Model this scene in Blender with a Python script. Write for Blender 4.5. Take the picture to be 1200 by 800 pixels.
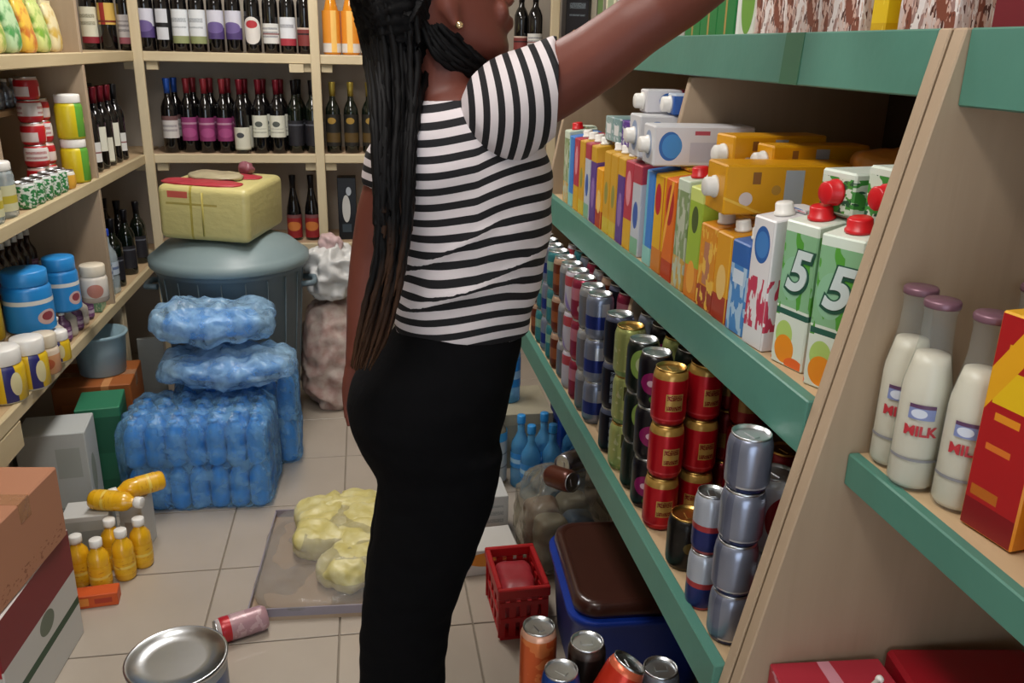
import bpy, bmesh, math, random
from mathutils import Vector, Matrix, noise
random.seed(7)
for o in list(bpy.data.objects): bpy.data.objects.remove(o, do_unlink=True)
SC = bpy.context.scene; COL = SC.collection
V = Vector
# ------------------------------------------------------------------ camera
FPX, PITCH, ROLL, YAW, H = 1010.0, math.radians(18.8), 0.022, math.radians(9.8), 1.5
_cy,_sy,_cp,_sp = math.cos(YAW),math.sin(YAW),math.cos(PITCH),math.sin(PITCH)
CF = V((_sy*_cp,_cy*_cp,-_sp)); _R = V((_cy,-_sy,0)); _U = _R.cross(CF)
CR = _R*math.cos(ROLL)+_U*math.sin(ROLL); CU = -_R*math.sin(ROLL)+_U*math.cos(ROLL)
CAMP = V((0,0,H))
cd = bpy.data.cameras.new('camera'); cam = bpy.data.objects.new('camera', cd); COL.objects.link(cam)
cd.sensor_width = 36; cd.lens = FPX/1200*36; cd.clip_start = .02
cam.matrix_world = Matrix(((CR.x,CU.x,-CF.x,CAMP.x),(CR.y,CU.y,-CF.y,CAMP.y),(CR.z,CU.z,-CF.z,CAMP.z),(0,0,0,1)))
SC.camera = cam
def ray(x,y): return CF+CR*((x-600)/FPX)-CU*((y-400)/FPX)
def onX(x,y,X): d=ray(x,y); return CAMP+d*(X/d.x)
def onY(x,y,Y): d=ray(x,y); return CAMP+d*(Y/d.y)
def onZ(x,y,Z): d=ray(x,y); return CAMP+d*((Z-H)/d.z)
# ------------------------------------------------------------------ world, exposure
w = bpy.data.worlds.new('daylight'); SC.world = w; w.use_nodes = True
w.node_tree.nodes['Background'].inputs[0].default_value = (.80,.90,1,1)
w.node_tree.nodes['Background'].inputs[1].default_value = 3.0
SC.view_settings.view_transform = 'Standard'; SC.view_settings.look = 'None'
SC.view_settings.exposure = -0.18; SC.view_settings.gamma = 1
SC.view_settings.use_curve_mapping = False
LAMP_W = 26
# ------------------------------------------------------------------ materials
def lin(c):
    if isinstance(c,str):
        c=c.lstrip('#'); c=[int(c[i:i+2],16)/255 for i in (0,2,4)]
    return tuple((x/12.92 if x<=.04045 else ((x+.055)/1.055)**2.4) for x in c[:3])+(1,)
class NT:
    def __init__(s,name):
        s.m=bpy.data.materials.new(name); s.m.use_nodes=True; s.t=s.m.node_tree; s.n=s.t.nodes
        s.b=s.n['Principled BSDF']; s.out=s.n['Material Output']
    def new(s,t,**k):
        n=s.n.new(t)
        for a,v in k.items(): setattr(n,a,v)
        return n
    def link(s,a,b): s.t.links.new(a,b)
    def math(s,op,a,b=None,c=None):
        n=s.new('ShaderNodeMath',operation=op)
        for i,v in enumerate((a,b,c)):
            if v is None: continue
            if isinstance(v,(int,float)): n.inputs[i].default_value=v
            else: s.link(v,n.inputs[i])
        return n.outputs[0]
    def mix(s,fac,a,b):
        n=s.new('ShaderNodeMix',data_type='RGBA')
        for i,v in ((0,fac),(6,a),(7,b)):
            if isinstance(v,(int,float,tuple)): n.inputs[i].default_value=v
            else: s.link(v,n.inputs[i])
        return n.outputs[2]
    def noise(s,scale,detail=3,coord=None):
        n=s.new('ShaderNodeTexNoise'); n.inputs['Scale'].default_value=scale; n.inputs['Detail'].default_value=detail
        if coord is not None: s.link(coord,n.inputs['Vector'])
        return n.outputs[0]
    def bump(s,h,st,dist=.01):
        n=s.new('ShaderNodeBump'); n.inputs['Strength'].default_value=st; n.inputs['Distance'].default_value=dist
        s.link(h,n.inputs['Height']); s.link(n.outputs[0],s.b.inputs['Normal'])
MC={}
def plain(name,c,rough=.5,metal=0,var=.12,scale=14,bump=0,trans=0,coat=0):
    if name in MC: return MC[name]
    t=NT(name); co=t.new('ShaderNodeTexCoord').outputs['Object']
    nz=t.noise(scale,4,co); L=lin(c)
    a=tuple(x*(1-var) for x in L[:3])+(1,); b=tuple(min(1,x*(1+var)) for x in L[:3])+(1,)
    t.link(t.mix(nz,a,b),t.b.inputs['Base Color'])
    t.b.inputs['Roughness'].default_value=rough; t.b.inputs['Metallic'].default_value=metal
    if coat: t.b.inputs['Coat Weight'].default_value=coat
    if bump: t.bump(t.noise(scale*3,3,co),bump)
    MC[name]=t.m; return t.m
def wood(name,c1,c2,rough=.7,axis=0,sc=1.0):
    if name in MC: return MC[name]
    t=NT(name); co=t.new('ShaderNodeTexCoord').outputs['Object']
    mp=t.new('ShaderNodeMapping'); s=[22*sc]*3; s[axis]=1.6*sc; mp.inputs['Scale'].default_value=s
    t.link(co,mp.inputs['Vector'])
    g=t.noise(1.6,6,mp.outputs[0]); big=t.noise(3.0,3,co)
    f=t.math('MULTIPLY_ADD',big,.5,t.math('MULTIPLY',g,.6))
    t.link(t.mix(f,lin(c1),lin(c2)),t.b.inputs['Base Color']); t.b.inputs['Roughness'].default_value=rough
    t.bump(g,.25,.004); MC[name]=t.m; return t.m
def mottled(name,c1,c2,sc=20,rough=.35,lo=.42,hi=.56,bump=0):
    if name in MC: return MC[name]
    t=NT(name); co=t.new('ShaderNodeTexCoord').outputs['Object']; nz=t.noise(sc,3,co)
    r_=t.new('ShaderNodeMapRange'); r_.inputs[1].default_value=lo; r_.inputs[2].default_value=hi; t.link(nz,r_.inputs[0])
    t.link(t.mix(r_.outputs[0],lin(c1),lin(c2)),t.b.inputs['Base Color']); t.b.inputs['Roughness'].default_value=rough
    if bump: t.bump(nz,bump)
    MC[name]=t.m; return t.m
def film(name,c,alpha=.35,rough=.12,sc=18,hi=.25):
    """thin wrinkled plastic: part see-through, part glossy"""
    if name in MC: return MC[name]
    t=NT(name); co=t.new('ShaderNodeTexCoord').outputs['Object']
    nz=t.noise(sc,4,co)
    t.b.inputs['Base Color'].default_value=lin(c); t.b.inputs['Roughness'].default_value=rough
    t.bump(nz,.7,.02)
    tr=t.new('ShaderNodeBsdfTransparent'); tr.inputs[0].default_value=tuple(.6+.4*x for x in lin(c)[:3])+(1,)
    mx=t.new('ShaderNodeMixShader'); f=t.math('MULTIPLY_ADD',nz,hi*2,alpha-hi)
    cl=t.new('ShaderNodeClamp'); t.link(f,cl.inputs[0])
    t.link(cl.outputs[0],mx.inputs[0]); t.link(tr.outputs[0],mx.inputs[1]); t.link(t.b.outputs[0],mx.inputs[2])
    t.link(mx.outputs[0],t.out.inputs[0]); MC[name]=t.m; return t.m
def pack(name,base,layers=(),rough=.4,metal=0,rep=1,bump=0,coat=0):
    """printed packaging: flat print laid out on the UVs of the pack"""
    if name in MC: return MC[name]
    t=NT(name); uv=t.new('ShaderNodeTexCoord').outputs['UV']
    sx=t.new('ShaderNodeSeparateXYZ'); t.link(uv,sx.inputs[0])
    u=t.math('MODULO',t.math('MULTIPLY',sx.outputs[0],rep),2.0) if rep!=0 else sx.outputs[0]
    if rep>1: u=t.math('FRACT',u)
    v=sx.outputs[1]; cmb=t.new('ShaderNodeCombineXYZ'); t.link(u,cmb.inputs[0]); t.link(v,cmb.inputs[1]); uvw=cmb.outputs[0]
    col=lin(base)
    def rng(x,a,b): return t.math('COMPARE',x,(a+b)/2,(b-a)/2)
    for L in layers:
        k=L[0]
        if k=='b': mask=rng(v,L[1],L[2]); c=L[3]
        elif k=='s': mask=rng(u,L[1],L[2]); c=L[3]
        elif k=='r': mask=t.math('MULTIPLY',rng(u,L[1],L[2]),rng(v,L[3],L[4])); c=L[5]
        elif k=='e':
            a=t.new('ShaderNodeVectorMath',operation='SUBTRACT'); t.link(uvw,a.inputs[0]); a.inputs[1].default_value=(L[1],L[2],0)
            m=t.new('ShaderNodeVectorMath',operation='MULTIPLY'); t.link(a.outputs[0],m.inputs[0]); m.inputs[1].default_value=(1/L[3],1/L[4],0)
            l=t.new('ShaderNodeVectorMath',operation='LENGTH'); t.link(m.outputs[0],l.inputs[0])
            mask=t.math('LESS_THAN',l.outputs['Value'],1.0); c=L[5]
        elif k=='n':   # blotches: scale, threshold, colour, v range
            mask=t.math('GREATER_THAN',t.noise(L[1],2,uvw),L[2]); c=L[3]
            if len(L)>4: mask=t.math('MULTIPLY',mask,rng(v,L[4],L[5]))
        elif k=='d':   # diagonal: a*u+b*v between lo, hi
            q=t.math('ADD',t.math('MULTIPLY',u,L[1]),t.math('MULTIPLY',v,L[2])); mask=rng(q,L[3],L[4]); c=L[5]
        elif k=='l':   # rows of fine print: u0,u1,v0,v1,rows,colour
            q=t.math('FRACT',t.math('MULTIPLY',v,float(L[5])))
            mm=t.math('MULTIPLY',t.math('GREATER_THAN',q,.5),t.math('GREATER_THAN',t.noise(60,1,uvw),.45))
            mask=t.math('MULTIPLY',mm,t.math('MULTIPLY',rng(u,L[1],L[2]),rng(v,L[3],L[4]))); c=L[6]
        col=t.mix(mask,col,lin(c))
    if isinstance(col,tuple): t.b.inputs['Base Color'].default_value=col
    else: t.link(col,t.b.inputs['Base Color'])
    t.b.inputs['Roughness'].default_value=rough; t.b.inputs['Metallic'].default_value=metal
    if coat: t.b.inputs['Coat Weight'].default_value=coat
    if bump: t.bump(t.noise(9,3,uvw),bump)
    MC[name]=t.m; return t.m
# ------------------------------------------------------------------ mesh builder
class MB:
    def __init__(s): s.v=[]; s.f=[]; s.uv=[]; s.sm=[]
    def face(s,idx,uvs=None,sm=False):
        s.f.append(tuple(idx)); s.uv.append(uvs or [(.5,.5)]*len(idx)); s.sm.append(sm)
    def box(s,x0,x1,y0,y1,z0,z1):
        b=len(s.v)
        s.v+=[(x0,y0,z0),(x1,y0,z0),(x1,y1,z0),(x0,y1,z0),(x0,y0,z1),(x1,y0,z1),(x1,y1,z1),(x0,y1,z1)]
        def q(a,u): s.face([b+i for i in a],[(u,0),(u+1,0),(u+1,1),(u,1)])
        q((0,1,5,4),0); q((3,0,4,7),1); q((2,3,7,6),2); q((1,2,6,5),3)
        s.face([b+4,b+5,b+6,b+7],[(.02,.99),(.98,.99),(.98,1.0),(.02,1.0)]); s.face([b+3,b+2,b+1,b],[(.02,0),(.98,0),(.98,.01),(.02,.01)])
        return s
    def prism(s,poly,axis,a,b_):
        """polygon (2-D) pushed out along an axis from a to b_"""
        n=len(poly); b=len(s.v)
        for t in (a,b_):
            for p in poly:
                q=[p[0],p[1]]; q.insert(axis,t); s.v.append(tuple(q))
        ar=sum(poly[i][0]*poly[(i+1)%n][1]-poly[(i+1)%n][0]*poly[i][1] for i in range(n))
        fl=(ar>0)!=(axis==1)
        lo=list(range(b,b+n)); hi=list(range(b+n,b+2*n))
        s.face(lo[::-1] if fl else lo); s.face(hi if fl else hi[::-1])
        for i in range(n):
            j=(i+1)%n; q=[lo[i],lo[j],hi[j],hi[i]]
            s.face(q if fl else q[::-1],[(0,0),(1,0),(1,1),(0,1)])
        return s
    def lathe(s,prof,seg=20,arc=None,u0=0,close=True,ctr=(0,0,0),vr=None):
        """profile (r,z) bottom to top; arc=(a0,a1) degrees for a partial sleeve"""
        b=len(s.v); full=arc is None; a0,a1=(0,360) if full else arc; n=seg if full else seg+1
        zs=[p[1] for p in prof]; zmin,zmax=vr or (min(zs),max(zs)); 
        for r,z in prof:
            for k in range(n):
                a=math.radians(a0+(a1-a0)*k/seg); s.v.append((ctr[0]+r*math.cos(a),ctr[1]+r*math.sin(a),ctr[2]+z))
        m=len(prof)
        for i in range(m-1):
            va=(prof[i][1]-zmin)/max(1e-6,zmax-zmin); vb=(prof[i+1][1]-zmin)/max(1e-6,zmax-zmin)
            for k in range(seg):
                k2=(k+1)%n if full else k+1; ua,ub=k/seg,(k+1)/seg
                s.face([b+i*n+k,b+i*n+k2,b+(i+1)*n+k2,b+(i+1)*n+k],[(ua,va),(ub,va),(ub,vb),(ua,vb)],True)
        if close and full:
            if prof[0][0]>1e-5: s.face([b+k for k in range(n)][::-1],[(.5,0)]*n)
            if prof[-1][0]>1e-5: s.face([b+(m-1)*n+k for k in range(n)],[(.5,1)]*n)
        return s
    def tube(s,pts,rad,seg=8,sm=True,flat=1.0,up=(0,0,1)):
        b=len(s.v); n=len(pts); pts=[V(p) for p in pts]
        for i,p in enumerate(pts):
            d=(pts[min(i+1,n-1)]-pts[max(i-1,0)]).normalized(); r=rad[i] if isinstance(rad,(list,tuple)) else rad
            a=d.cross(V(up)); a=a.normalized() if a.length>1e-4 else d.cross(V((1,0,0))).normalized(); c=a.cross(d)
            for k in range(seg):
                t=2*math.pi*k/seg; q=p+a*(r*math.cos(t))+c*(r*flat*math.sin(t)); s.v.append(tuple(q))
        for i in range(n-1):
            for k in range(seg):
                k2=(k+1)%seg; s.face([b+i*seg+k,b+i*seg+k2,b+(i+1)*seg+k2,b+(i+1)*seg+k],[(k/seg,i/n),((k+1)/seg,i/n),((k+1)/seg,(i+1)/n),(k/seg,(i+1)/n)],sm)
        s.face([b+k for k in range(seg)][::-1],[(.5,0)]*seg); s.face([b+(n-1)*seg+k for k in range(seg)],[(.5,1)]*seg)
        return s
    def loft(s,rings,seg=22):
        """rings: (centre, half-axis A, half-axis B)"""
        b=len(s.v); n=len(rings)
        for c,A,B in rings:
            for k in range(seg):
                t=2*math.pi*k/seg; s.v.append(tuple(V(c)+V(A)*math.cos(t)+V(B)*math.sin(t)))
        for i in range(n-1):
            for k in range(seg):
                k2=(k+1)%seg; s.face([b+i*seg+k,b+i*seg+k2,b+(i+1)*seg+k2,b+(i+1)*seg+k],None,True)
        s.face([b+k for k in range(seg)][::-1]); s.face([b+(n-1)*seg+k for k in range(seg)])
        return s
    def ball(s,c,r,seg=12,rings=8,rot=None):
        r=(r,r,r) if isinstance(r,(int,float)) else r; b=len(s.v)
        M=rot or Matrix.Identity(3)
        for i in range(rings+1):
            ph=math.pi*i/rings
            for k in range(seg):
                t=2*math.pi*k/seg
                s.v.append(tuple(V(c)+M@V((r[0]*math.sin(ph)*math.cos(t),r[1]*math.sin(ph)*math.sin(t),-r[2]*math.cos(ph)))))
        for i in range(rings):
            for k in range(seg):
                k2=(k+1)%seg
                s.face([b+i*seg+k,b+i*seg+k2,b+(i+1)*seg+k2,b+(i+1)*seg+k],[(k/seg,i/rings),((k+1)/seg,i/rings),((k+1)/seg,(i+1)/rings),(k/seg,(i+1)/rings)],True)
        return s
    def mesh(s,name,bevel=0,bseg=2,weld=False):
        me=bpy.data.meshes.new(name); me.from_pydata(s.v,[],s.f)
        uvl=me.uv_layers.new(name='UVMap'); i=0
        for p,uvs in zip(me.polygons,s.uv):
            for q,l in enumerate(p.loop_indices): uvl.data[l].uv=uvs[q]
        me.polygons.foreach_set('use_smooth',s.sm)
        if bevel or weld:
            bm=bmesh.new(); bm.from_mesh(me)
            if weld: bmesh.ops.remove_doubles(bm,verts=bm.verts,dist=1e-5)
            if bevel:
                ed=[e for e in bm.edges if len(e.link_faces)==2 and e.calc_face_angle(0)>.5]
                bmesh.ops.bevel(bm,geom=ed,offset=bevel,segments=bseg,affect='EDGES',profile=.5,clamp_overlap=True)
            bm.to_mesh(me); bm.free()
        me.update(); return me
def lump(sx,sy,sz,p=4.0,amp=.01,sc=8,n=14,seed=0,sharp=False,extra=None):
    """soft rounded block with creases, standing on z=0"""
    bm=bmesh.new(); bmesh.ops.create_cube(bm,size=2)
    bmesh.ops.subdivide_edges(bm,edges=bm.edges,cuts=n,use_grid_fill=True)
    off=V((seed*3.7,seed*1.3,seed*2.1))
    for v in bm.verts:
        c=v.co; r=(abs(c.x)**p+abs(c.y)**p+abs(c.z)**p)**(1/p); q=c/r
        P=V((q.x*sx/2,q.y*sy/2,q.z*sz/2+sz/2))
        nz=noise.noise(P*sc+off)+.5*noise.noise(P*sc*2.3+off)
        if sharp: nz=1-2*abs(nz)
        d=V((q.x/sx,q.y/sy,q.z/sz)).normalized()
        P=P+d*nz*amp
        if extra: P=extra(P,q)
        if P.z<0: P.z=0
        v.co=P
    me=bpy.data.meshes.new('soft'); bm.to_mesh(me); bm.free()
    me.polygons.foreach_set('use_smooth',[True]*len(me.polygons)); return me
def rbox(sx,sy,sz,bev=.004,z0=0):
    return MB().box(-sx/2,sx/2,-sy/2,sy/2,z0,z0+sz).mesh('block',bev)
def text_mesh(txt,size,depth=.0006,bold=0,shear=0,wrap=None):
    cu=bpy.data.curves.new('lettering','FONT'); cu.body=txt; cu.size=size; cu.extrude=depth; cu.align_x='CENTER'; cu.align_y='CENTER'; cu.offset=bold; cu.shear=shear
    o=bpy.data.objects.new('lettering',cu); COL.objects.link(o)
    dg=bpy.context.evaluated_depsgraph_get(); me=bpy.data.meshes.new_from_object(o.evaluated_get(dg))
    bpy.data.objects.remove(o,do_unlink=True)
    for v in me.vertices:   # stand upright: x stays, y becomes z, front faces -Y
        x,y,z=v.co
        if wrap: a=x/wrap; v.co=((wrap+z)*math.sin(a),-(wrap+z)*math.cos(a),y)
        else: v.co=(x,-z,y)
    return me
# ------------------------------------------------------------------ objects
def link(name,me,mat,parent=None,loc=(0,0,0),rot=(0,0,0)):
    if mat is not None and (len(me.materials)==0): me.materials.append(mat)
    elif mat is not None and me.materials[0]!=mat: me=me.copy(); me.materials.clear(); me.materials.append(mat)
    o=bpy.data.objects.new(name,me); COL.objects.link(o); o.location=loc; o.rotation_euler=rot
    if parent is not None: o.parent=parent
    return o
def tag(o,label,cat,group=None):
    label=label.replace(' with a ',' with ').replace(' on the ',' on ').replace(' in the ',' in ').replace(' from the ',' from ').replace(' of the ',' of ').replace(' past the ',' past ')
    if len(label.split())>16: print('LONG',len(label.split()),label)
    o['label']=label; o['category']=cat
    if group: o['group']=group
    return o
def thing(name,label,cat,loc=(0,0,0),rot=(0,0,0),group=None):
    o=bpy.data.objects.new(name,None); COL.objects.link(o); o.location=loc; o.rotation_euler=rot; o.empty_display_size=.05
    return tag(o,label,cat,group)
def place(parts,name,label,cat,loc,rot=(0,0,0),group=None):
    """parts: (name, mesh, material, [sub-parts]) share their mesh data between copies"""
    if not isinstance(rot,(tuple,list)): rot=(0,0,rot)
    t=thing(name,label,cat,loc,rot,group)
    for p in parts:
        o=link(p[0],p[1],p[2],t,*(p[4:6] if len(p)>4 else ()))
        for q in (p[3] if len(p)>3 and p[3] else []): link(q[0],q[1],q[2],o,*(q[4:6] if len(q)>4 else ()))
    return t
def struct(name,me,mat,loc=(0,0,0)):
    o=link(name,me,mat,None,loc); o['kind']='structure'; return o
ORD=['first','second','third','fourth','fifth','sixth','seventh','eighth','ninth','tenth','eleventh','twelfth','thirteenth','fourteenth','fifteenth','sixteenth','seventeenth','eighteenth','nineteenth','twentieth']
def R(d): return math.radians(d)
# base materials
M_wall=plain('wall_paint','#aca396',.8,var=.06,scale=4)
M_ceil=plain('ceiling_paint','#d8d4ca',.85,var=.04)
M_tile=plain('tile_glaze','#ada294',.32,var=.10,scale=5,coat=.2)
M_grout=plain('grout','#8a8072',.9)
M_ply=wood('plywood','#9a856c','#b59f86',.7,2)
M_plyx=wood('plywood_x','#9c8064','#bea283',.7,0)
M_plyy=wood('plywood_y','#a58a68','#c8ae88',.7,1)
M_pale=wood('pale_pine','#bda985','#dccfae',.65,0)
M_paley=wood('pale_pine_y','#ad9a76','#d0c09a',.65,1)
M_palez=wood('pale_pine_z','#bda985','#dccfae',.65,2)
M_green=plain('green_paint','#4c7f70',.42,var=.14,scale=7,bump=.08)
M_alu=plain('brushed_lid','#cfd3d6',.28,1,var=.1)
M_gold=plain('gold_lid','#c9a45c',.3,1,var=.1)
M_white=plain('white_plastic','#e9e7e1',.35,var=.04)
M_redcap=plain('red_plastic_cap','#c8141d',.35,var=.05)
M_blackgl=plain('dark_bottle_glass','#0b0a0c',.08,var=.2,coat=.6)
M_greengl=plain('dark_green_glass','#0c140d',.08,var=.2,coat=.6)
M_glass=film('clear_glass','#e6ecea',.10,.05,6,.05)
M_pet=film('clear_plastic','#d8e6ea',.35,.1,14,.12)
M_blackp=plain('black_plastic','#151515',.4)
# ------------------------------------------------------------------ the room
XL,XR,YB,YF,ZC=-1.32,1.16,4.36,-1.7,2.65
fl=struct('floor',MB().box(XL,XR,YF,YB,-.06,-.006).mesh('slab'),M_grout)
TS=.36; tm=MB().box(-TS/2+.0025,TS/2-.0025,-TS/2+.0025,TS/2-.0025,-.006,0).mesh('tile',.0012,1); tm.materials.append(M_tile)
ix=-3
x=-.47-2*TS
xs=[]; 
while x<XR: xs.append(x); x+=TS
ys=[]; y=1.98-10*TS
while y<YB: ys.append(y); y+=TS
tcache={}
for x in xs:
    for y in ys:
        a0,a1=max(x,XL),min(x+TS,XR); b0,b1=max(y,YF),min(y+TS,YB)
        if a1-a0<.02 or b1-b0<.02: continue
        if a1-a0>TS-.001 and b1-b0>TS-.001: link('tile',tm,None,fl,(x+TS/2,y+TS/2,0))
        else:
            k=(round(a1-a0,3),round(b1-b0,3))
            if k not in tcache: tcache[k]=MB().box(-k[0]/2+.0025,k[0]/2-.0025,-k[1]/2+.0025,k[1]/2-.0025,-.006,0).mesh('tile')
            link('tile',tcache[k],M_tile,fl,((a0+a1)/2,(b0+b1)/2,0))
struct('wall_back',MB().box(XL-.1,XR+.1,YB,YB+.1,-.06,ZC).mesh('w'),M_wall)
struct('wall_left',MB().box(XL-.1,XL,YF,YB,-.06,ZC).mesh('w'),M_wall)
struct('wall_right',MB().box(XR,XR+.1,YF,YB,-.06,ZC).mesh('w'),M_wall)
struct('ceiling',MB().box(XL-.1,XR+.1,YF-.1,YB+.1,ZC,ZC+.08).mesh('c'),M_ceil)
struct('wall_front',MB().box(XL-.1,-.85,YF-.1,YF,-.06,ZC).box(.85,XR+.1,YF-.1,YF,-.06,ZC).box(-.85,.85,YF-.1,YF,2.2,ZC).mesh('w'),M_wall)
M_tube=NT('lamp_tube'); M_tube.b.inputs['Emission Color'].default_value=(1,.97,.9,1); M_tube.b.inputs['Emission Strength'].default_value=9; M_tube=M_tube.m
for (lx,ly,wt,lb) in ((-.25,.75,1.0,'white twin-tube ceiling lamp nearest the shop door'),(-.25,2.95,1.3,'white twin-tube ceiling lamp above the blue water packs')):
    t=thing('ceiling_lamp',lb,'lamp',(lx,ly,ZC),group='ceiling lamps')
    link('housing',MB().box(-.1,.1,-.62,.62,-.05,0).mesh('h',.01),M_white,t)
    for s in (-.05,.05): link('tube',MB().tube([(s,-.58,-.07),(s,.58,-.07)],.014,10).mesh('t'),M_tube,t)
    ld=bpy.data.lights.new('lamp_light','AREA'); ld.shape='RECTANGLE'; ld.size=.3; ld.size_y=1.2; ld.energy=LAMP_W*wt; ld.color=(1,.945,.90)
    lo=bpy.data.objects.new('lamp_light',ld); COL.objects.link(lo); lo.parent=t; lo.location=(0,0,-.095)
# ------------------------------------------------------------------ right shelving (leaning front, green edge strips)
def Xf(z): return .48+(z-.65)*.212
YD=.95
XB=XR-.02
def divider(parent,y0,y1,z0=0.0,z1=1.532,inset=0,name='divider'):
    g=lambda z: Xf(z)+inset+.024*(1-z/1.53)
    poly=[(g(z0),z0),(XB,z0),(XB,z1),(g(z1),z1)]
    return link(name,MB().prism(poly,1,y0,y1).mesh('board',.002,1),M_ply,parent)
far=thing('shelf_unit','plywood shelf unit with green-painted edges holding cans and juice cartons','shelf',(0,0,0))
divider(far,YD+.004,YD+.026)
YE=2.75
divider(far,1.80,1.82,.62,1.45,.03); divider(far,YE-.022,YE,.58)
for yy in (1.80,YE-.04): link('leg',MB().box(XB-.06,XB-.02,yy,yy+.04,0,.62).mesh('lg'),M_ply,far)
for nm,z,sh,Y0,Y1 in (('low',.65,.065,YD+.026,YE-.022),('mid',1.065,.078,YD+.026,YE-.022),('top',1.532,.078,YD+.026,YE-.022)):
    link('shelf_board',MB().box(Xf(z)+.02,XB,Y0,Y1,z-.03,z-.008).mesh('board'),M_plyy,far)
    link('edge_strip',MB().prism([(Xf(z)-(sh*.05),z-sh),(Xf(z)+.02-(sh*.05),z-sh),(Xf(z)+.02,z),(Xf(z),z)],1,Y0,Y1).mesh('strip',.002,1),M_green,far)
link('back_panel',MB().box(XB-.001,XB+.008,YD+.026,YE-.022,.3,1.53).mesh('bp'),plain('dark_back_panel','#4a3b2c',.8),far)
link('patch',MB().prism([(Xf(1.532)-.0055,1.455),(Xf(1.532)+.01,1.455),(Xf(1.532)+.01,1.5315),(Xf(1.532)-.0012,1.5315)],1,1.30,1.36).mesh('p'),plain('strip_patch','#3a6a4c',.6),far)
near=thing('shelf_unit','plywood shelf unit holding milk bottles nearest the camera on the right','shelf',(0,0,0))
divider(near,YD-.024,YD-.001); divider(near,-.25,-.228)
ZN=1.012; XN=.606
for z,xf,sh in ((ZN,XN,.045),(1.532,Xf(1.532)+.005,.085),(.615,.50,.045)):
    link('shelf_board',MB().box(xf+.016,XB,-.228,YD-.024,z-.028,z-.002).mesh('board'),M_plyy,near)
    link('edge_strip',MB().box(xf,xf+.016,-.228,YD-.024,z-sh,z).mesh('strip',.002,1),M_green,near)
# ------------------------------------------------------------------ left shelving
XLF=-.94; ZL=(1.455,1.03,.565)
left=thing('shelf_unit','pale wooden shelf unit along the left wall with jars and tins','shelf',(0,0,0))
for z in ZL:
    link('shelf_board',MB().box(XL+.005,XLF-.018,1.2,YB-.01,z-.024,z-.002).mesh('b'),M_plyy,left)
    link('edge_strip',MB().box(XLF-.018,XLF,1.2,(YB-.36) if z>1.1 else YB-.34,z-.04,z).mesh('s',.003,1),M_paley,left)
for (y,z0,z1,xi) in ((3.30,.54,2.2,0),(2.62,1.03,1.45,-.05),(1.2,0,2.2,0)):
    link('divider',MB().box(XL+.005,XLF-.002+xi,y-.012,y+.012,z0,z1).mesh('d',.002,1),M_ply,left)
link('post',MB().box(XLF-.06,XLF-.019,3.44,3.49,0,ZL[2]-.04).mesh('p',.003,1),M_palez,left)
link('post',MB().box(XLF-.06,XLF-.019,2.2,2.25,0,ZL[2]-.04).mesh('p',.003,1),M_palez,left)
link('shelf_lip',MB().box(XLF-.02,XLF-.001,2.14,2.32,ZL[2]-.12,ZL[2]-.042).mesh('s',.003,1),M_paley,left)
TZ=ZL[2]+.10      # raised step on the jar shelf
link('step_board',MB().box(XL+.01,-1.055,1.3,3.2,TZ-.02,TZ).box(XL+.01,-1.1,1.3,3.2,ZL[2],TZ-.02).mesh('st',.002,1),M_plyy,left)
link('small_shelf',MB().box(XL+.01,XLF-.17,2.64,3.28,1.262,1.28).mesh('st',.002,1),M_plyy,left)
# ------------------------------------------------------------------ back shelving
YS=4.02; ZB=(1.455,1.03,.625)
back=thing('shelf_unit','pale pine wine shelf across the back wall','shelf',(0,0,0))
XBL=XLF+.0; XBR=XR-.005
for i,z in enumerate(ZB):
    x0=XL+.005 if i==0 else XBL
    link('shelf_board',MB().box(XBL,XBR,YS+.018,YB-.01,z-.024,z-.002 if i else z-.0015).mesh('b'),M_plyx,back)
    link('edge_strip',MB().box(XBL if i else XL+.01,XBR,YS,YS+.018,z-.04,z+.0).mesh('s',.003,1),M_pale,back)
for xp in (-.925,-.198,.855):
    link('post',MB().box(xp-.02,xp+.02,YS-.022,YS-.001,0,2.25).mesh('p',.003,1),M_palez,back)
    for z in ZB:
        for s in (-1,1): link('cleat',MB().box(xp+s*.045-.024,xp+s*.045+.024,YS+.02,YS+.05,z-.075,z-.025).mesh('c',.002,1),M_pale,back)
link('cleat',MB().box(-.31,-.25,YS-.012,YS-.001,ZB[0]-.075,ZB[0]-.041).mesh('c'),M_pale,back)
for u_,l_ in ((far,V((.8,1.86,0))),(near,V((.85,.35,0))),(left,V((-1.13,2.8,0))),(back,V((.1,4.2,0)))):
    u_.location=l_
    for c_ in u_.children: c_.location=c_.location-l_
# ================================================================== stock kinds
CACHE={}
def can_parts(key,r,h,body,lid=None):
    k=('can',round(r,4),round(h,4))
    if k not in CACHE:
        b=MB().lathe([(r*.82,0),(r*.86,.002),(r*.98,.010),(r,.016),(r,h-.022),(r*.97,h-.014),(r*.87,h-.004),(r*.84,h-.0035),(r*.80,h-.009)],20).mesh('can_body')
        l=MB().lathe([(r*.86,h-.005),(r*.88,h),(r*.80,h),(r*.77,h-.006),(r*.1,h-.006)],20,close=True).mesh('can_lid')
        tb=MB().box(-.006,.006,-.012,.010,h-.0055,h-.0035).mesh('tab',.001,1)
        CACHE[k]=(b,l,tb)
    b,l,tb=CACHE[k]; kk=k+(key,)
    if kk not in CACHE:
        c=[m.copy() for m in (b,l,tb)]; CACHE[kk]=c
    b,l,tb=CACHE[kk]; L=lid or M_alu
    return [('body',b,body),('lid',l,L,[('pull_tab',tb,L)])]
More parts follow.
